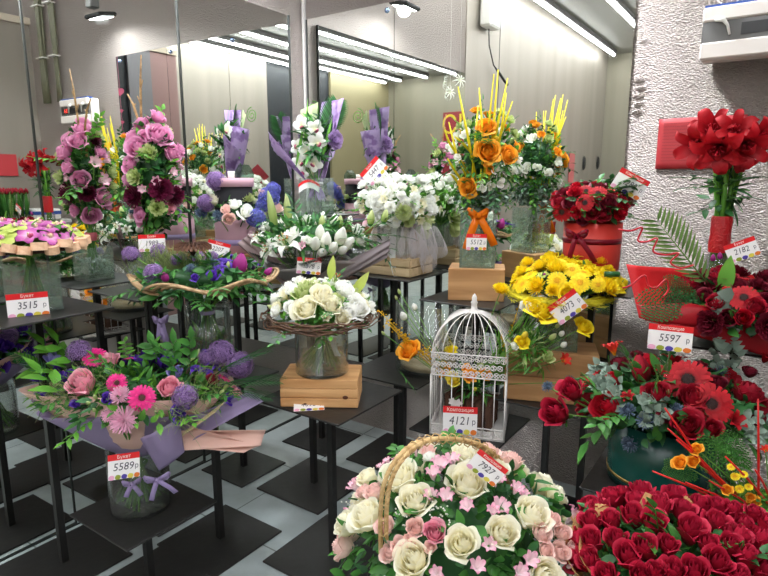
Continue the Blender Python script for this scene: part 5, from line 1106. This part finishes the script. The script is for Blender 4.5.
for k in range(90):
    a_ = rn.uniform(0, 1); p0 = at_d(500+rn.uniform(-12, 12), 375+rn.uniform(-10, 10), x, y)-R12b.location; p1 = at_d(520+rn.uniform(-20, 50), rn.uniform(305, 372), x, y)-R12b.location+Vector((rn.uniform(-.06, .06), rn.uniform(-.08, .08), 0)); b.tube([p0, (p0+p1)/2+Vector((0, 0, .02)), p1], [.0032, .003, .0014], 4, 0, rn.random())
b.build('green_shoots', G3, R12b); g_ = None
A2 = Arr(R12b, at_d(528, 355, x, y)+(CAM-R12b.location).normalized()*.16, .09, .10, seed=9); A2.foliage(240, .07, .013, (G1, G3, G5), lo=.2, zmin=-.9, core=False, name='fine_leaves')
A2.sprigs(((400, 372, 412, 388),), G1, n=5, ll=.03, lw=.01)
price('price tag 4121 hooked on the birdcage base', 'Композиция', '4121', 460, 420.5, 34, x, y-.27, hr=.86)
# ---- 13 red round box
x, y, zt = TB['hat']; x -= .02; z0 = zt; R13 = thing('red_flower_box', 'round red box of red gerberas and roses with a maroon bow', 'flower box', (x, y, z0)); M_redb = plain('box_red', '#cc3328', .5)
hb = rowz(x, y, 222)-z0; b = MB(); b.lathe([(0, 0), (.122, 0), (.13, hb), (.125, hb), (.118, .01), (0, .01)], 44); b.build('box_body', M_redb, R13)
zr_ = rowz(x, y-.14, 242)-z0; b = MB(); b.lathe([(.1275, zr_-.012), (.1305, zr_-.012), (.132, zr_+.012), (.1285, zr_+.012)], 44); b.build('ribbon_band', M_mar, R13)
bow(R13, at_d(577, 238, x, y)+(CAM-R13.location).normalized()*.145, .085, M_mar, ((-.3, -1.3), (1.0, -1.35)), .26)
A = Arr(R13, at_d(590, 206, x, y), .16, .09, (x, y, z0+.1), 51)
for k_, px, py, s in (('gerb_red', 562, 212, 20), ('gerb_red', 585, 203, 18), ('carn_red', 575, 194, 16), ('rose_crimson', 560, 202, 16), ('gerb_red', 598, 194, 18), ('rose_deep', 608, 203, 18), ('carn_red', 618, 212, 18), ('rose_crimson', 592, 212, 16), ('alstro_red', 612, 195, 14), ('rose_deep', 570, 203, 14), ('rose_crimson', 604, 214, 14), ('carn_red', 577, 212, 14), ('rose_crimson', 622, 203, 14), ('gerb_red', 586, 191, 14), ('alstro_red', 619, 193, 12), ('bud_pink', 590, 186, 7), ('bud_pink', 605, 186, 7), ('rose_deep', 583, 218, 14)): A.add(k_, px, py, s)
A.fill(['gerb_red', 'rose_crimson', 'carn_red', 'rose_deep'], 22, .065, .1, True, k=.62); A.foliage(360, .065, .036, (G2, G1, G2), sp=14, zmin=-.55)
price('tilted price tag 4282 rising from the red flower box', 'Композиция', '4282', 630, 184, 31, x, y, roll=.5, stick=.1, off=.10)
# ---- 14 yellow bouquet
x, y, z0 = TB['daisy']; zb = rowz(x, y, 346); x0_, y0_ = x, y
solid_box('tan wooden box under the glass vase of the yellow bouquet', x, y, z0, .40, .22, zb-z0, M_oak, math.radians(20), (), 2)
square_vase('square glass vase under the yellow gerbera bouquet', x+.03, y, zb, .17, .13, rowz(x, y, 300)-zb, math.radians(15), .35)
R14 = thing('yellow_bouquet', 'yellow gerbera and chrysanthemum bouquet on a yellow sisal ring', 'bouquet', (x+.02, y, zb+.02))
A = Arr(R14, at_d(567, 287, x, y), .23, .115, (x+.03, y, rowz(x, y, 305)), 61)
for k_, px, py, s in (('gerb_yel', 580, 283, 21), ('gerb_yel', 557, 281, 20), ('chrys_yel', 553, 291, 15), ('gerb_yel', 598, 285, 16), ('chrys_yel', 540, 268, 16), ('chrys_yel', 528, 265, 16), ('double_yellow', 550, 256, 16), ('orchid_green', 543, 275, 14), ('double_yellow', 566, 262, 18), ('gerb_yel', 585, 258, 18), ('chrys_yel', 600, 263, 16), ('chrys_yel', 608, 272, 14), ('double_yellow', 590, 270, 15), ('gerb_yel', 572, 270, 18), ('chrys_yel', 523, 273, 14), ('bud_green', 558, 276, 10), ('gerb_yel', 560, 265, 14), ('chrys_yel', 596, 253, 14), ('double_yellow', 578, 255, 14)): A.add(k_, px, py, s, up=.3)
A.fill(['gerb_yel', 'chrys_yel', 'double_yellow', 'gerb_yel'], 40, .085, .0, True, k=.6); A.foliage(150, .05, .026, (G1, G2), zmin=-.1); A.stems(zb+.03, n=24, spread=.05, r=.003)
b = MB(); rn = random.Random(8); zc_ = rowz(x, y, 293)-R14.location.z
for k in range(1500):
    a = rn.uniform(0, 2*PI); r_ = rn.uniform(.17, .235); q = Vector((r_*math.cos(a), r_*math.sin(a), zc_+rn.uniform(-.02, .014))); d = Vector((-math.sin(a), math.cos(a), 0))*rn.uniform(.015, .04)+Vector((math.cos(a), math.sin(a), 0))*rn.uniform(-.012, .02)+Vector((0, 0, rn.uniform(-.012, .012))); b.tube([q, q+d], .0011, 3, 0, rn.random(), False)
b.lathe([(.15, zc_-.01), (.2, zc_-.018), (.225, zc_-.005), (.2, zc_+.006), (.15, zc_)], 40, 0); g_ = b.build('sisal_ring', petal('sisal_yellow', '#c8b81e', '#d8cb2a', '#e3d83e', jit=.2, trans=.1), R14); g_['kind'] = 'stuff'
b = MB()
for dx in (-.016, .016): b.tube([(dx, -.235, zc_+.022), (dx*1.2+.0, -.19, zc_+.03)], .016, 10)
pg = at_d(608, 279, x, y)-R14.location+(CAM-R14.location).normalized()*.19; b = MB(); b.tube([pg-sxv*.03, pg+sxv*.03], .012, 10); b.build('rolled_leaf', G2, R14)
price('steeply tilted price tag 4073 under the yellow bouquet', 'Букет', '4073', 567, 307, 33, x, y, roll=-.72, off=.26)
# ---- 15 dark green hat box
x, y, zt = TB['green']; z0 = zt; R15 = thing('green_flower_box', 'dark green hat box of red gerberas, roses and eucalyptus', 'flower box', (x, y, z0)); M_grb = plain('box_green', '#0c4a42', .25)
x_, y_ = x, y; hb = rowz(x, y, 418)-z0; b = MB(); b.lathe([(0, 0), (.165, 0), (.168, .035), (.168, hb), (.162, hb), (.16, .01), (0, .01)], 48); b.build('box_body', M_grb, R15)
b = MB(); b.lathe([(.1685, .030), (.17, .030), (.17, .040), (.1685, .040)], 48); b.build('gold_stripe', plain('gold_band', '#b89858', .3, .8), R15)
A = Arr(R15, (x+.02, y, z0+hb+.03), .27, .155, (x, y, z0+.08), 71)
for k_, px, py, s in (('gerb_red', 688, 380, 44), ('gerb_red', 711, 404, 42), ('rose_crimson', 658, 395, 27), ('rose_crimson', 693, 398, 28), ('rose_crimson', 687, 426, 30), ('rose_crimson', 747, 394, 30), ('tulip_red', 641, 369, 27), ('camellia_red', 608, 408, 28), ('rose_deep', 619, 365, 20), ('alstro_red', 613, 349, 26), ('alstro_red', 665, 374, 22), ('alstro_red', 735, 421, 24), ('rose_deep', 637, 355, 12), ('rose_deep', 718, 384, 18), ('camellia_red', 614, 380, 16), ('rose_crimson', 713, 429, 18), ('alstro_red', 628, 398, 18), ('thistle', 646, 421, 20), ('thistle', 628, 411, 18), ('thistle', 720, 373, 18), ('thistle', 630, 444, 18), ('thistle', 676, 409, 14), ('rose_deep', 664, 418, 14), ('rose_deep', 750, 372, 14), ('camellia_red', 650, 365, 14), ('bud_green', 668, 392, 8), ('alstro_red', 766, 358, 24), ('bud_yel', 660, 383, 7), ('rose_deep', 700, 366, 14)): A.add(k_, px, py, s)
A.fill(['rose_crimson', 'gerb_red', 'rose_deep', 'alstro_red', 'camellia_red'], 26, .10, -.05); A.foliage(560, .07, .038, (G1, G2, G2), sp=12, spl=.12, zmin=-.2)
B = Arr(R15, (x+.02, y, z0+hb+.03), .28, .16, seed=7)
for (cx_, cy_, n_) in ((605, 378, 60), (655, 411, 46), (755, 428, 40), (725, 360, 40), (610, 396, 30)):
    b = MB()
    for k in range(n_):
        p0, nn = B.hit(cx_+B.rn.uniform(-13, 13), cy_+B.rn.uniform(-14, 14)); q = p0-R15.location; leaf(b, q, nn+Vector([B.rn.uniform(-1, 1) for _ in range(3)]), nn+(CAM-p0).normalized(), B.rn.uniform(.02, .034), .025, .1, 0, B.rn.random(), 2, 4, .05, .6)
    q0, _n = B.hit(cx_, cy_); b.tube([q0-R15.location-_n*.06, q0-R15.location], .002, 4); es = b.build('eucalyptus_sprig', G4, R15); es['kind'] = 'stuff'
A.sprigs(((640, 385, 625, 352), (612, 420, 592, 440), (650, 395, 668, 358), (720, 420, 748, 445), (606, 400, 590, 385)), G1, 'leafy_sprig', n=5, ll=.075, lw=.036)
for k_, px, py, s in (('rose_red', 557, 414, 29), ('rose_red', 573, 392, 25), ('thistle', 549, 388, 13)): stick_flower(R15, k_, px, py, s, 612, 420, x, y, .02, .0028)
price('price tag 5597 on a pick above the green hat box', 'Композиция', '5597', 670, 338, 40, x, y, stick=.12, off=.26, hr=.66)
# ---- 16 red amaryllis
x, y = 2.47, -.44; z0 = TB['gift'][2]
round_vase('slim glass cylinder holding the red amaryllis', x, y, z0, .045, .30, .3)
R16 = thing('amaryllis_bouquet', 'tall scarlet amaryllis bunch wrapped in red ribbon', 'bouquet', (x, y, z0+.02))
zf = rowz(x, y, 145); A = Arr(R16, at_d(726, 145, x, y), .12, .06, (x, y, rowz(x, y, 205)), 81)
for px, py, s in ((712, 130, 42), (735, 130, 38), (718, 150, 48), (696, 146, 42), (748, 146, 44), (760, 135, 34), (736, 156, 38)): A.add('amaryllis', px, py, s*1.05, up=-.3, cam=1.0)
A.fill(['amaryllis'], 4, .12, -.3, k=.5)
b = MB()
for k, (dx, dy) in enumerate(((.012, 0), (-.012, .01), (0, -.012), (.02, .014), (-.018, -.01))): b.tube([(dx, dy, 0), (dx, dy, rowz(x, y, 210)-R16.location.z), (dx*2.5, dy*2.5, zf-R16.location.z-.02)], .009, 8, 0, k/5)
b.build('thick_stems', G3, R16)
zA, zB_ = rowz(x, y, 252)-R16.location.z, rowz(x, y, 216)-R16.location.z
b = MB(); b.lathe([(.036, zA), (.038, zA+.03), (.035, (zA+zB_)/2), (.037, zB_-.01), (.034, zB_)], 24); b.build('red_ribbon_wrap', plain('red_satin', '#b3141c', .35, 0, .5, 120), R16)
C = Arr(R16, (x, y, rowz(x, y, 192)), .05, .10, seed=4); C.foliage(80, .085, .032, (G2, G1), lo=.3, hi=1, zmin=-1, core=False, out=.9)
C.sprigs(((715, 180, 684, 178), (716, 188, 688, 188), (725, 185, 752, 178), (722, 205, 700, 212), (726, 200, 745, 198)), G2, n=4, ll=.055, lw=.024)
C.sprigs(((750, 150, 768, 128), (752, 155, 768, 150)), G2, n=6, ll=.045, lw=.026)
# ---- 17 red wrapped bouquet at the right
x, y, z0 = 2.60, -.60, TB['gift'][2]; R17 = thing('red_wrapped_bouquet', 'dark red rose bouquet lying in bright red paper with curled ribbon', 'bouquet', (x, y, z0+.01))
f_ = lambda px, py, off=0: at_d(px, py, x, y)+(CAM-R17.location).normalized()*off
psheet(R17, 'red_paper', (f_(640, 318, .02), f_(768, 352, .1), f_(778, 272, -.12), f_(620, 260, -.12)), M_redp, -.03, .004)
psheet(R17, 'red_paper', (f_(652, 322, .16), f_(780, 344, .2), f_(780, 312, .1), f_(640, 306, .1)), M_dredp, .05, .012)
psheet(R17, 'dark_red_paper', (f_(672, 330, .17), f_(780, 360, .2), f_(780, 320, .17), f_(676, 318, .15)), M_dredp, .03, .02)
A = Arr(R17, f_(735, 308, .02), .22, .10, f_(700, 330, 0), 91)
for k_, px, py, s in (('rose_crimson', 722, 273, 19), ('gerb_red', 744, 298, 28), ('rose_crimson', 755, 307, 20), ('rose_deep', 715, 285, 18), ('rose_deep', 738, 285, 16), ('carn_burg', 757, 288, 20), ('rose_crimson', 716, 303, 18), ('rose_deep', 705, 296, 16), ('camellia_red', 728, 295, 14), ('carn_burg', 765, 300, 16), ('rose_deep', 697, 288, 10), ('alstro_red', 727, 290, 10), ('camellia_red', 743, 318, 16), ('rose_deep', 727, 318, 18), ('tulip_mag', 713, 258, 8), ('tulip_mag', 720, 256, 8)): A.add(k_, px, py, s)
A.fill(['rose_crimson', 'rose_deep', 'carn_burg', 'gerb_red'], 26, .09, -.2, True, k=.6); A.foliage(260, .07, .036, (G1, G2), sp=8)
p0, p1 = f_(712, 290, .05), f_(658, 222, .0); put(R17, 'palm_leaf', frondM(petal('palm_pale', '#4f6f36', '#668544', '#7b9852', trans=.2), 15, ll=.34, lw=.04, bend=.04), p0, p1-p0, (CAM-R17.location), (p1-p0).length)
for (a_, c_) in (((705, 302), (652, 308)), ((700, 298), (672, 288)), ((712, 310), (676, 326))):
    p0, p1 = f_(*a_, .12), f_(*c_, .16); put(R17, 'fern_frond', fernM(G2), p0, p1-p0, (CAM-R17.location)+Vector((0, 0, .5)), (p1-p0).length)
b = MB(); p0, p1 = f_(724, 296, .1), f_(732, 258, .1); leaf(b, p0-R17.location, p1-p0, CAM-p0, .13, .05, .1, 0, .5, 2, 6); b.build('broad_leaf', G3, R17)
M_rr = plain('curl_red', '#c01426', .3)
for j, pts in enumerate((((628, 238), (640, 240), (650, 236), (646, 248), (655, 250), (664, 246), (660, 258), (672, 262), (684, 260), (676, 268), (686, 274), (700, 270)), ((632, 292), (640, 290), (652, 280), (656, 290), (664, 292), (672, 284), (674, 294), (668, 302)))):
    b = MB(); P3 = [f_(px, py, .18+.012*math.sin(i*2)) for i, (px, py) in enumerate(pts)]; sm = []
    for i in range(len(P3)-1):
        for k in range(4):
            t = k/4; a0, a1, a2, a3 = P3[max(0, i-1)], P3[i], P3[i+1], P3[min(len(P3)-1, i+2)]
            sm.append(.5*((2*a1)+(a2-a0)*t+(2*a0-5*a1+4*a2-a3)*t*t+(3*a1-a0-3*a2+a3)*t**3)-R17.location)
    b.tube(sm, .0032, 5); b.build('curled_ribbon', M_rr, R17)
b = MB()
for k in range(22):
    t = k/21; q0 = f_(735-8*math.sin(t*3), 300+t*50, .2)-R17.location; s_ = 1 if k % 2 else -1; leaf(b, q0, sxv*s_+Vector((0, 0, .2)), CAM-R17.location, .055, .05, .1, 0, (k % 5)/5, 2, 4, .05, .6)
b.tube([f_(735, 300, .2)-R17.location, f_(727, 325, .2)-R17.location, f_(735, 350, .2)-R17.location], .002, 4); b.build('hanging_eucalyptus', G4, R17)
price('tilted price tag 2182 above the red wrapped bouquet', 'Букет', '2182', 742, 250, 28, x, y, roll=-.45, stick=.08, off=.0)
# ---- 18 rose basket
x, y, z0 = TB['basket']; R18 = thing('rose_basket', 'wicker basket of cream roses and pink alstroemeria with a tall handle', 'flower basket', (x, y, z0))
M_wick = wood('wicker', '#d2b27e', '#a8834e', 6); hb = rowz(x, y, 548)-z0; b = MB(); zc_ = rowz(x, y, 538)
rn = random.Random(4)
for j in range(13):
    h = hb*j/12; r_ = .13+.06*(j/12); b.tube([(r_*math.cos(a*PI/30)*(1+.012*math.sin(a*PI/30*28+j*PI)), r_*math.sin(a*PI/30)*(1+.012*math.sin(a*PI/30*28+j*PI)), h+.004) for a in range(61)], .0078*max(1, hb/.2), 5, 0, rn.random(), False)
for k in range(26):
    a = 2*PI*k/26; b.tube([(.13*math.cos(a), .13*math.sin(a), 0), (.19*math.cos(a), .19*math.sin(a), hb)], .004, 5)
b.lathe([(0, .004), (.13, .004), (.12, .008), (0, .008)], 26); b.build('woven_body', M_wick, R18)
pr, ph_ = at_d(392, 556, x, y), at_d(470, 450, x, y); A = Arr(R18, (x, y, zc_-.02), .325, .235, (x, y, z0+.05), 101)
c1, c2, c3, c4, c5, c6 = f_ = [at_d(a, c, x, y)+(CAM-R18.location).normalized()*o_ for a, c, o_ in ((392, 560, .20), (397, 505, .26), (418, 468, .22), (452, 451, .12), (492, 452, -.02), (530, 490, -.22))]
for dd in (-.008, .006):
    b = MB(); PP = [q-R18.location+sxv*dd for q in f_]; sm = []
    for i in range(len(PP)-1):
        for k in range(5):
            t = k/5; a0, a1, a2, a3 = PP[max(0, i-1)], PP[i], PP[i+1], PP[min(len(PP)-1, i+2)]; sm.append(.5*((2*a1)+(a2-a0)*t+(2*a0-5*a1+4*a2-a3)*t*t+(3*a1-a0-3*a2+a3)*t**3))
    b.tube(sm, .0058, 8)
    if dd > 0:
        for i in range(0, len(sm)-1): b.tube([sm[i]+Vector((math.cos(q)*.012, math.sin(q)*.007, math.sin(q)*.012))-sxv*.006 for q in (0, 1, 2, 3, 4, 5, 6.28)], .0018, 4)
    b.build('handle', M_wick, R18)
for k_, px, py, s in (('rose_cream', 398, 478, 36), ('rose_cream', 467, 484, 40), ('rose_cream', 415, 501, 34), ('rose_cream', 367, 517, 34), ('rose_cream', 347, 524, 28), ('rose_ivory', 461, 543, 33), ('rose_cream', 502, 533, 32), ('rose_cream', 531, 514, 36), ('rose_cream', 413, 560, 38), ('rose_cream', 545, 576, 34), ('rose_cream', 368, 478, 22), ('rose_cream', 497, 470, 22), ('rose_cream', 463, 455, 24), ('chrys_white', 430, 460, 16),
    ('rose_blush', 374, 493, 20), ('rose_blush', 363, 492, 14), ('rose_blush', 385, 527, 19), ('rose_blush', 415, 528, 19), ('rose_rp', 434, 533, 23), ('rose_blush', 390, 553, 20), ('rose_blush', 399, 545, 16), ('rose_blush', 410, 540, 14), ('rose_blush', 541, 533, 20), ('rose_blush', 553, 520, 16), ('rose_blush', 562, 533, 18), ('rose_blush', 560, 552, 20), ('rose_blush', 428, 452, 16), ('rose_blush', 430, 548, 13), ('rose_blush', 546, 550, 16), ('rose_blush', 572, 548, 13),
    ('alstro', 440, 466, 26), ('alstro', 452, 462, 22), ('alstro', 433, 475, 20), ('alstro', 431, 497, 20), ('alstro', 446, 497, 22), ('alstro', 467, 507, 20), ('alstro', 500, 508, 26), ('alstro', 493, 512, 18), ('alstro', 516, 490, 20), ('alstro', 355, 487, 20), ('alstro', 405, 459, 20), ('alstro', 489, 545, 20), ('alstro', 477, 567, 22), ('alstro', 437, 573, 20), ('alstro', 530, 560, 22), ('alstro', 520, 572, 22), ('bud_pink', 347, 510, 9), ('alstro', 415, 452, 16), ('alstro', 382, 468, 14), ('alstro', 388, 462, 12), ('bud_pink', 570, 566, 9), ('alstro', 500, 480, 16), ('alstro', 523, 495, 16)): A.add(k_, px, py, s)
A.fill(['rose_cream', 'rose_blush', 'alstro', 'rose_cream'], 34, .075, -.2); A.foliage(820, .06, .034, (G1, G2, G1), sp=6, spl=.08, zmin=-.25)
b = MB(); rn = random.Random(3)
for k in range(110):
    p0, nn = A.hit(rn.choice([404, 365, 440, 352])+rn.uniform(-10, 10), rn.choice([510, 508, 520])+rn.uniform(-8, 8)); r_ = .003; b.lathe([(0, -r_), (r_, 0), (0, r_)], 5, 0, p0-R18.location+nn*.004, rn.random())
g_ = b.build('tiny_filler_flowers', P['pet_white'], R18); g_['kind'] = 'stuff'
price('tilted price tag 7927 tucked in the rose basket', 'Композиция', '7927', 487, 468, 35, x, y, roll=.62, off=.16)
# ---- 19 red roses in kraft paper
x, y, z0 = TB['roses']; x, y = at_d(672, 545, x, y).xy; R19 = thing('red_rose_bouquet', 'large bunch of crimson red roses in brown kraft paper', 'bouquet', (x, y, z0+.01)); neck = Vector((x, y, z0+.02))
zt = rowz(x, y, 560); cone_wrap(R19, 'kraft_paper', neck, .06, .25, zt-neck.z+.02, M_kraft, 6, .06, (0, 0), 4, 0, 2*PI, .05, pw=.8)
cone_wrap(R19, 'kraft_paper', neck, .06, .225, zt-neck.z+.03, M_kraft, 5, .05, (0, .02), 9, 0, 2*PI, .08, pw=.8)
f_ = lambda px, py, off=0: at_d(px, py, x, y)+(CAM-R19.location).normalized()*off
for q in (((590, 510), (610, 500), (600, 492), (589, 491)), ((634, 500), (664, 500), (660, 487), (644, 478)), ((676, 500), (700, 500), (694, 488), (688, 482)), ((725, 540), (765, 540), (761, 515), (722, 517)), ((578, 560), (590, 520), (583, 520), (575, 526))):
    psheet(R19, 'kraft_paper', [f_(*q[0], -.12), f_(*q[1], -.12), f_(*q[2], -.16), f_(*q[3], -.16)], M_kraft, .006, .002)
A = Arr(R19, (x, y, zt-.015), .222, .11, neck, 111)
RR = [(591, 509, 24), (612, 500, 25), (622, 496, 20), (641, 494, 26), (659, 503, 22), (675, 499, 27), (698, 508, 26), (716, 508, 22), (592, 523, 24), (611, 521, 22), (632, 517, 27), (654, 524, 27), (690, 531, 31), (716, 524, 26), (742, 527, 24), (591, 542, 26), (617, 541, 25), (645, 549, 28), (628, 557, 29), (590, 562, 25), (730, 546, 25), (717, 563, 30), (745, 557, 26), (693, 573, 32), (606, 575, 24), (673, 572, 27), (760, 541, 26), (763, 570, 28), (738, 578, 26), (640, 577, 26), (668, 546, 22), (754, 514, 18), (733, 511, 20), (768, 525, 22), (708, 544, 22), (655, 573, 22)]
for px, py, s in RR: A.add('rose_red', px, py, s*.97, up=.7, cam=.35)
A.fill(['rose_red'], 40, .068, -.1, True, k=.8); A.foliage(420, .06, .032, (G1, G2), lo=.4, hi=.9, sp=10, zmin=-.1); A.stems(n=12)
# ---- 20 orange blossoms with red sticks at the right edge
x, y, z0 = 2.68, -1.10, .55
tb('edge', 2.76, -1.02, .55, 'black steel table at the right edge below the red sticks', .36, .26)
R20 = thing('red_stick_arrangement', 'orange blossoms and fern with curved red sticks at the right edge', 'flower arrangement', (2.74, -1.05, .551))
x, y = 2.66, -1.08; b = MB(); b.lathe([(0, 0), (.07, 0), (.09, .14), (.085, .14), (.066, .01), (0, .01)], 28); b.build('pot', plain('pot_dark', '#33302c', .5), R20)
f_ = lambda px, py, off=0: at_d(px, py, x, y)+(CAM-R20.location).normalized()*off
for j, (x0, y0, x1, y1) in enumerate(((705, 470, 670, 415), (720, 480, 673, 435), (715, 478, 682, 446), (735, 510, 658, 475), (745, 512, 690, 486), (768, 505, 728, 462), (760, 510, 700, 500), (770, 500, 756, 474), (759, 500, 759, 408), (768, 520, 712, 484))):
    b = MB(); p0, p1 = f_(x0, y0, .08), f_(x1, y1, .10+.01*(j % 3)); b.tube([f_(775, 530, 0)-R20.location, p0-R20.location, (p0+p1)/2-R20.location+Vector((0, 0, .006)), p1-R20.location], [.004, .0038, .0034, .0022], 6); b.build('red_stick', plain('stick_red', '#cf1e1a', .4), R20)
for k_, px, py, s in (('ranunculus', 684, 467, 14), ('ranunculus', 697, 466, 12), ('ranunculus', 700, 454, 12), ('gerb_yel', 737, 480, 9), ('gerb_yel', 741, 492, 9), ('gerb_yel', 750, 490, 8), ('ranunculus', 729, 493, 10), ('ranunculus', 755, 503, 11), ('gerb_yel', 733, 471, 8), ('ranunculus', 752, 500, 8), ('gerb_yel', 745, 478, 8), ('alstro_red', 766, 455, 12)): stick_flower(R20, k_, px, py, s, 770, 520, x, y, .1, .0016, STEM, .01)
A = Arr(R20, f_(745, 500, .02), .10, .05, seed=6); A.foliage(170, .04, .014, (G1, G3), zmin=-.6)
for (a_, c_) in (((745, 480), (700, 448)), ((752, 470), (722, 440)), ((700, 480), (668, 468))):
    p0, p1 = f_(*a_, .03), f_(*c_, .03); put(R20, 'fern_frond', fernM(G1, 12), p0, p1-p0, (CAM-R20.location), (p1-p0).length)
# ---- tulips in a trough on the counter, seen in the left mirror
for k in range(16):
    R = thing('tulip_bunch', 'red tulip bunch standing on the counter seen in the left mirror', 'tulips', (2.93+.1*(k % 4), -.80+.13*(k//4), 1.281), 'tulip bunches on the counter')
    if k % 4 == 0 and k//4 == 3: pass
    b = MB(); rn = random.Random(k)
    for j in range(9):
        a = rn.uniform(0, 6.28); b.tube([(.01*math.cos(a), .01*math.sin(a), 0), (.035*math.cos(a), .035*math.sin(a), .24)], .003, 4)
        leaf(b, (.02*math.cos(a), .02*math.sin(a), .04), (.25*math.cos(a), .25*math.sin(a), 1), (math.cos(a), math.sin(a), 0), .22, .03, .1)
    b.build('leaves', G1, R)
    for j in range(7):
        a = j*.9; place(R, 'tulip_red', R.location+Vector((.036*math.cos(a), .036*math.sin(a), .25+rn.uniform(0, .02))), (.2*math.cos(a), .2*math.sin(a), 1), .042, rn)
# ---- white star decorations hanging high by the left wall, seen in the mirror
for k, (px, py) in enumerate(((460, 80), (450, 92))):
    d = ray(px, py); t_ = 5.3; q = CAM+d*t_; q = Vector((q.x, -q.y, q.z)); R = thing('hanging_star', ['upper', 'lower'][k]+' white star decoration hanging by the left wall', 'decoration', q)
    place(R, 'redspider', q, (.8, .5, .2), .13, FR); b = MB(); b.tube([(0, 0, 0), (0, 0, ROOM_Z-q.z)], .0012, 4); b.build('thread', M_whr, R)
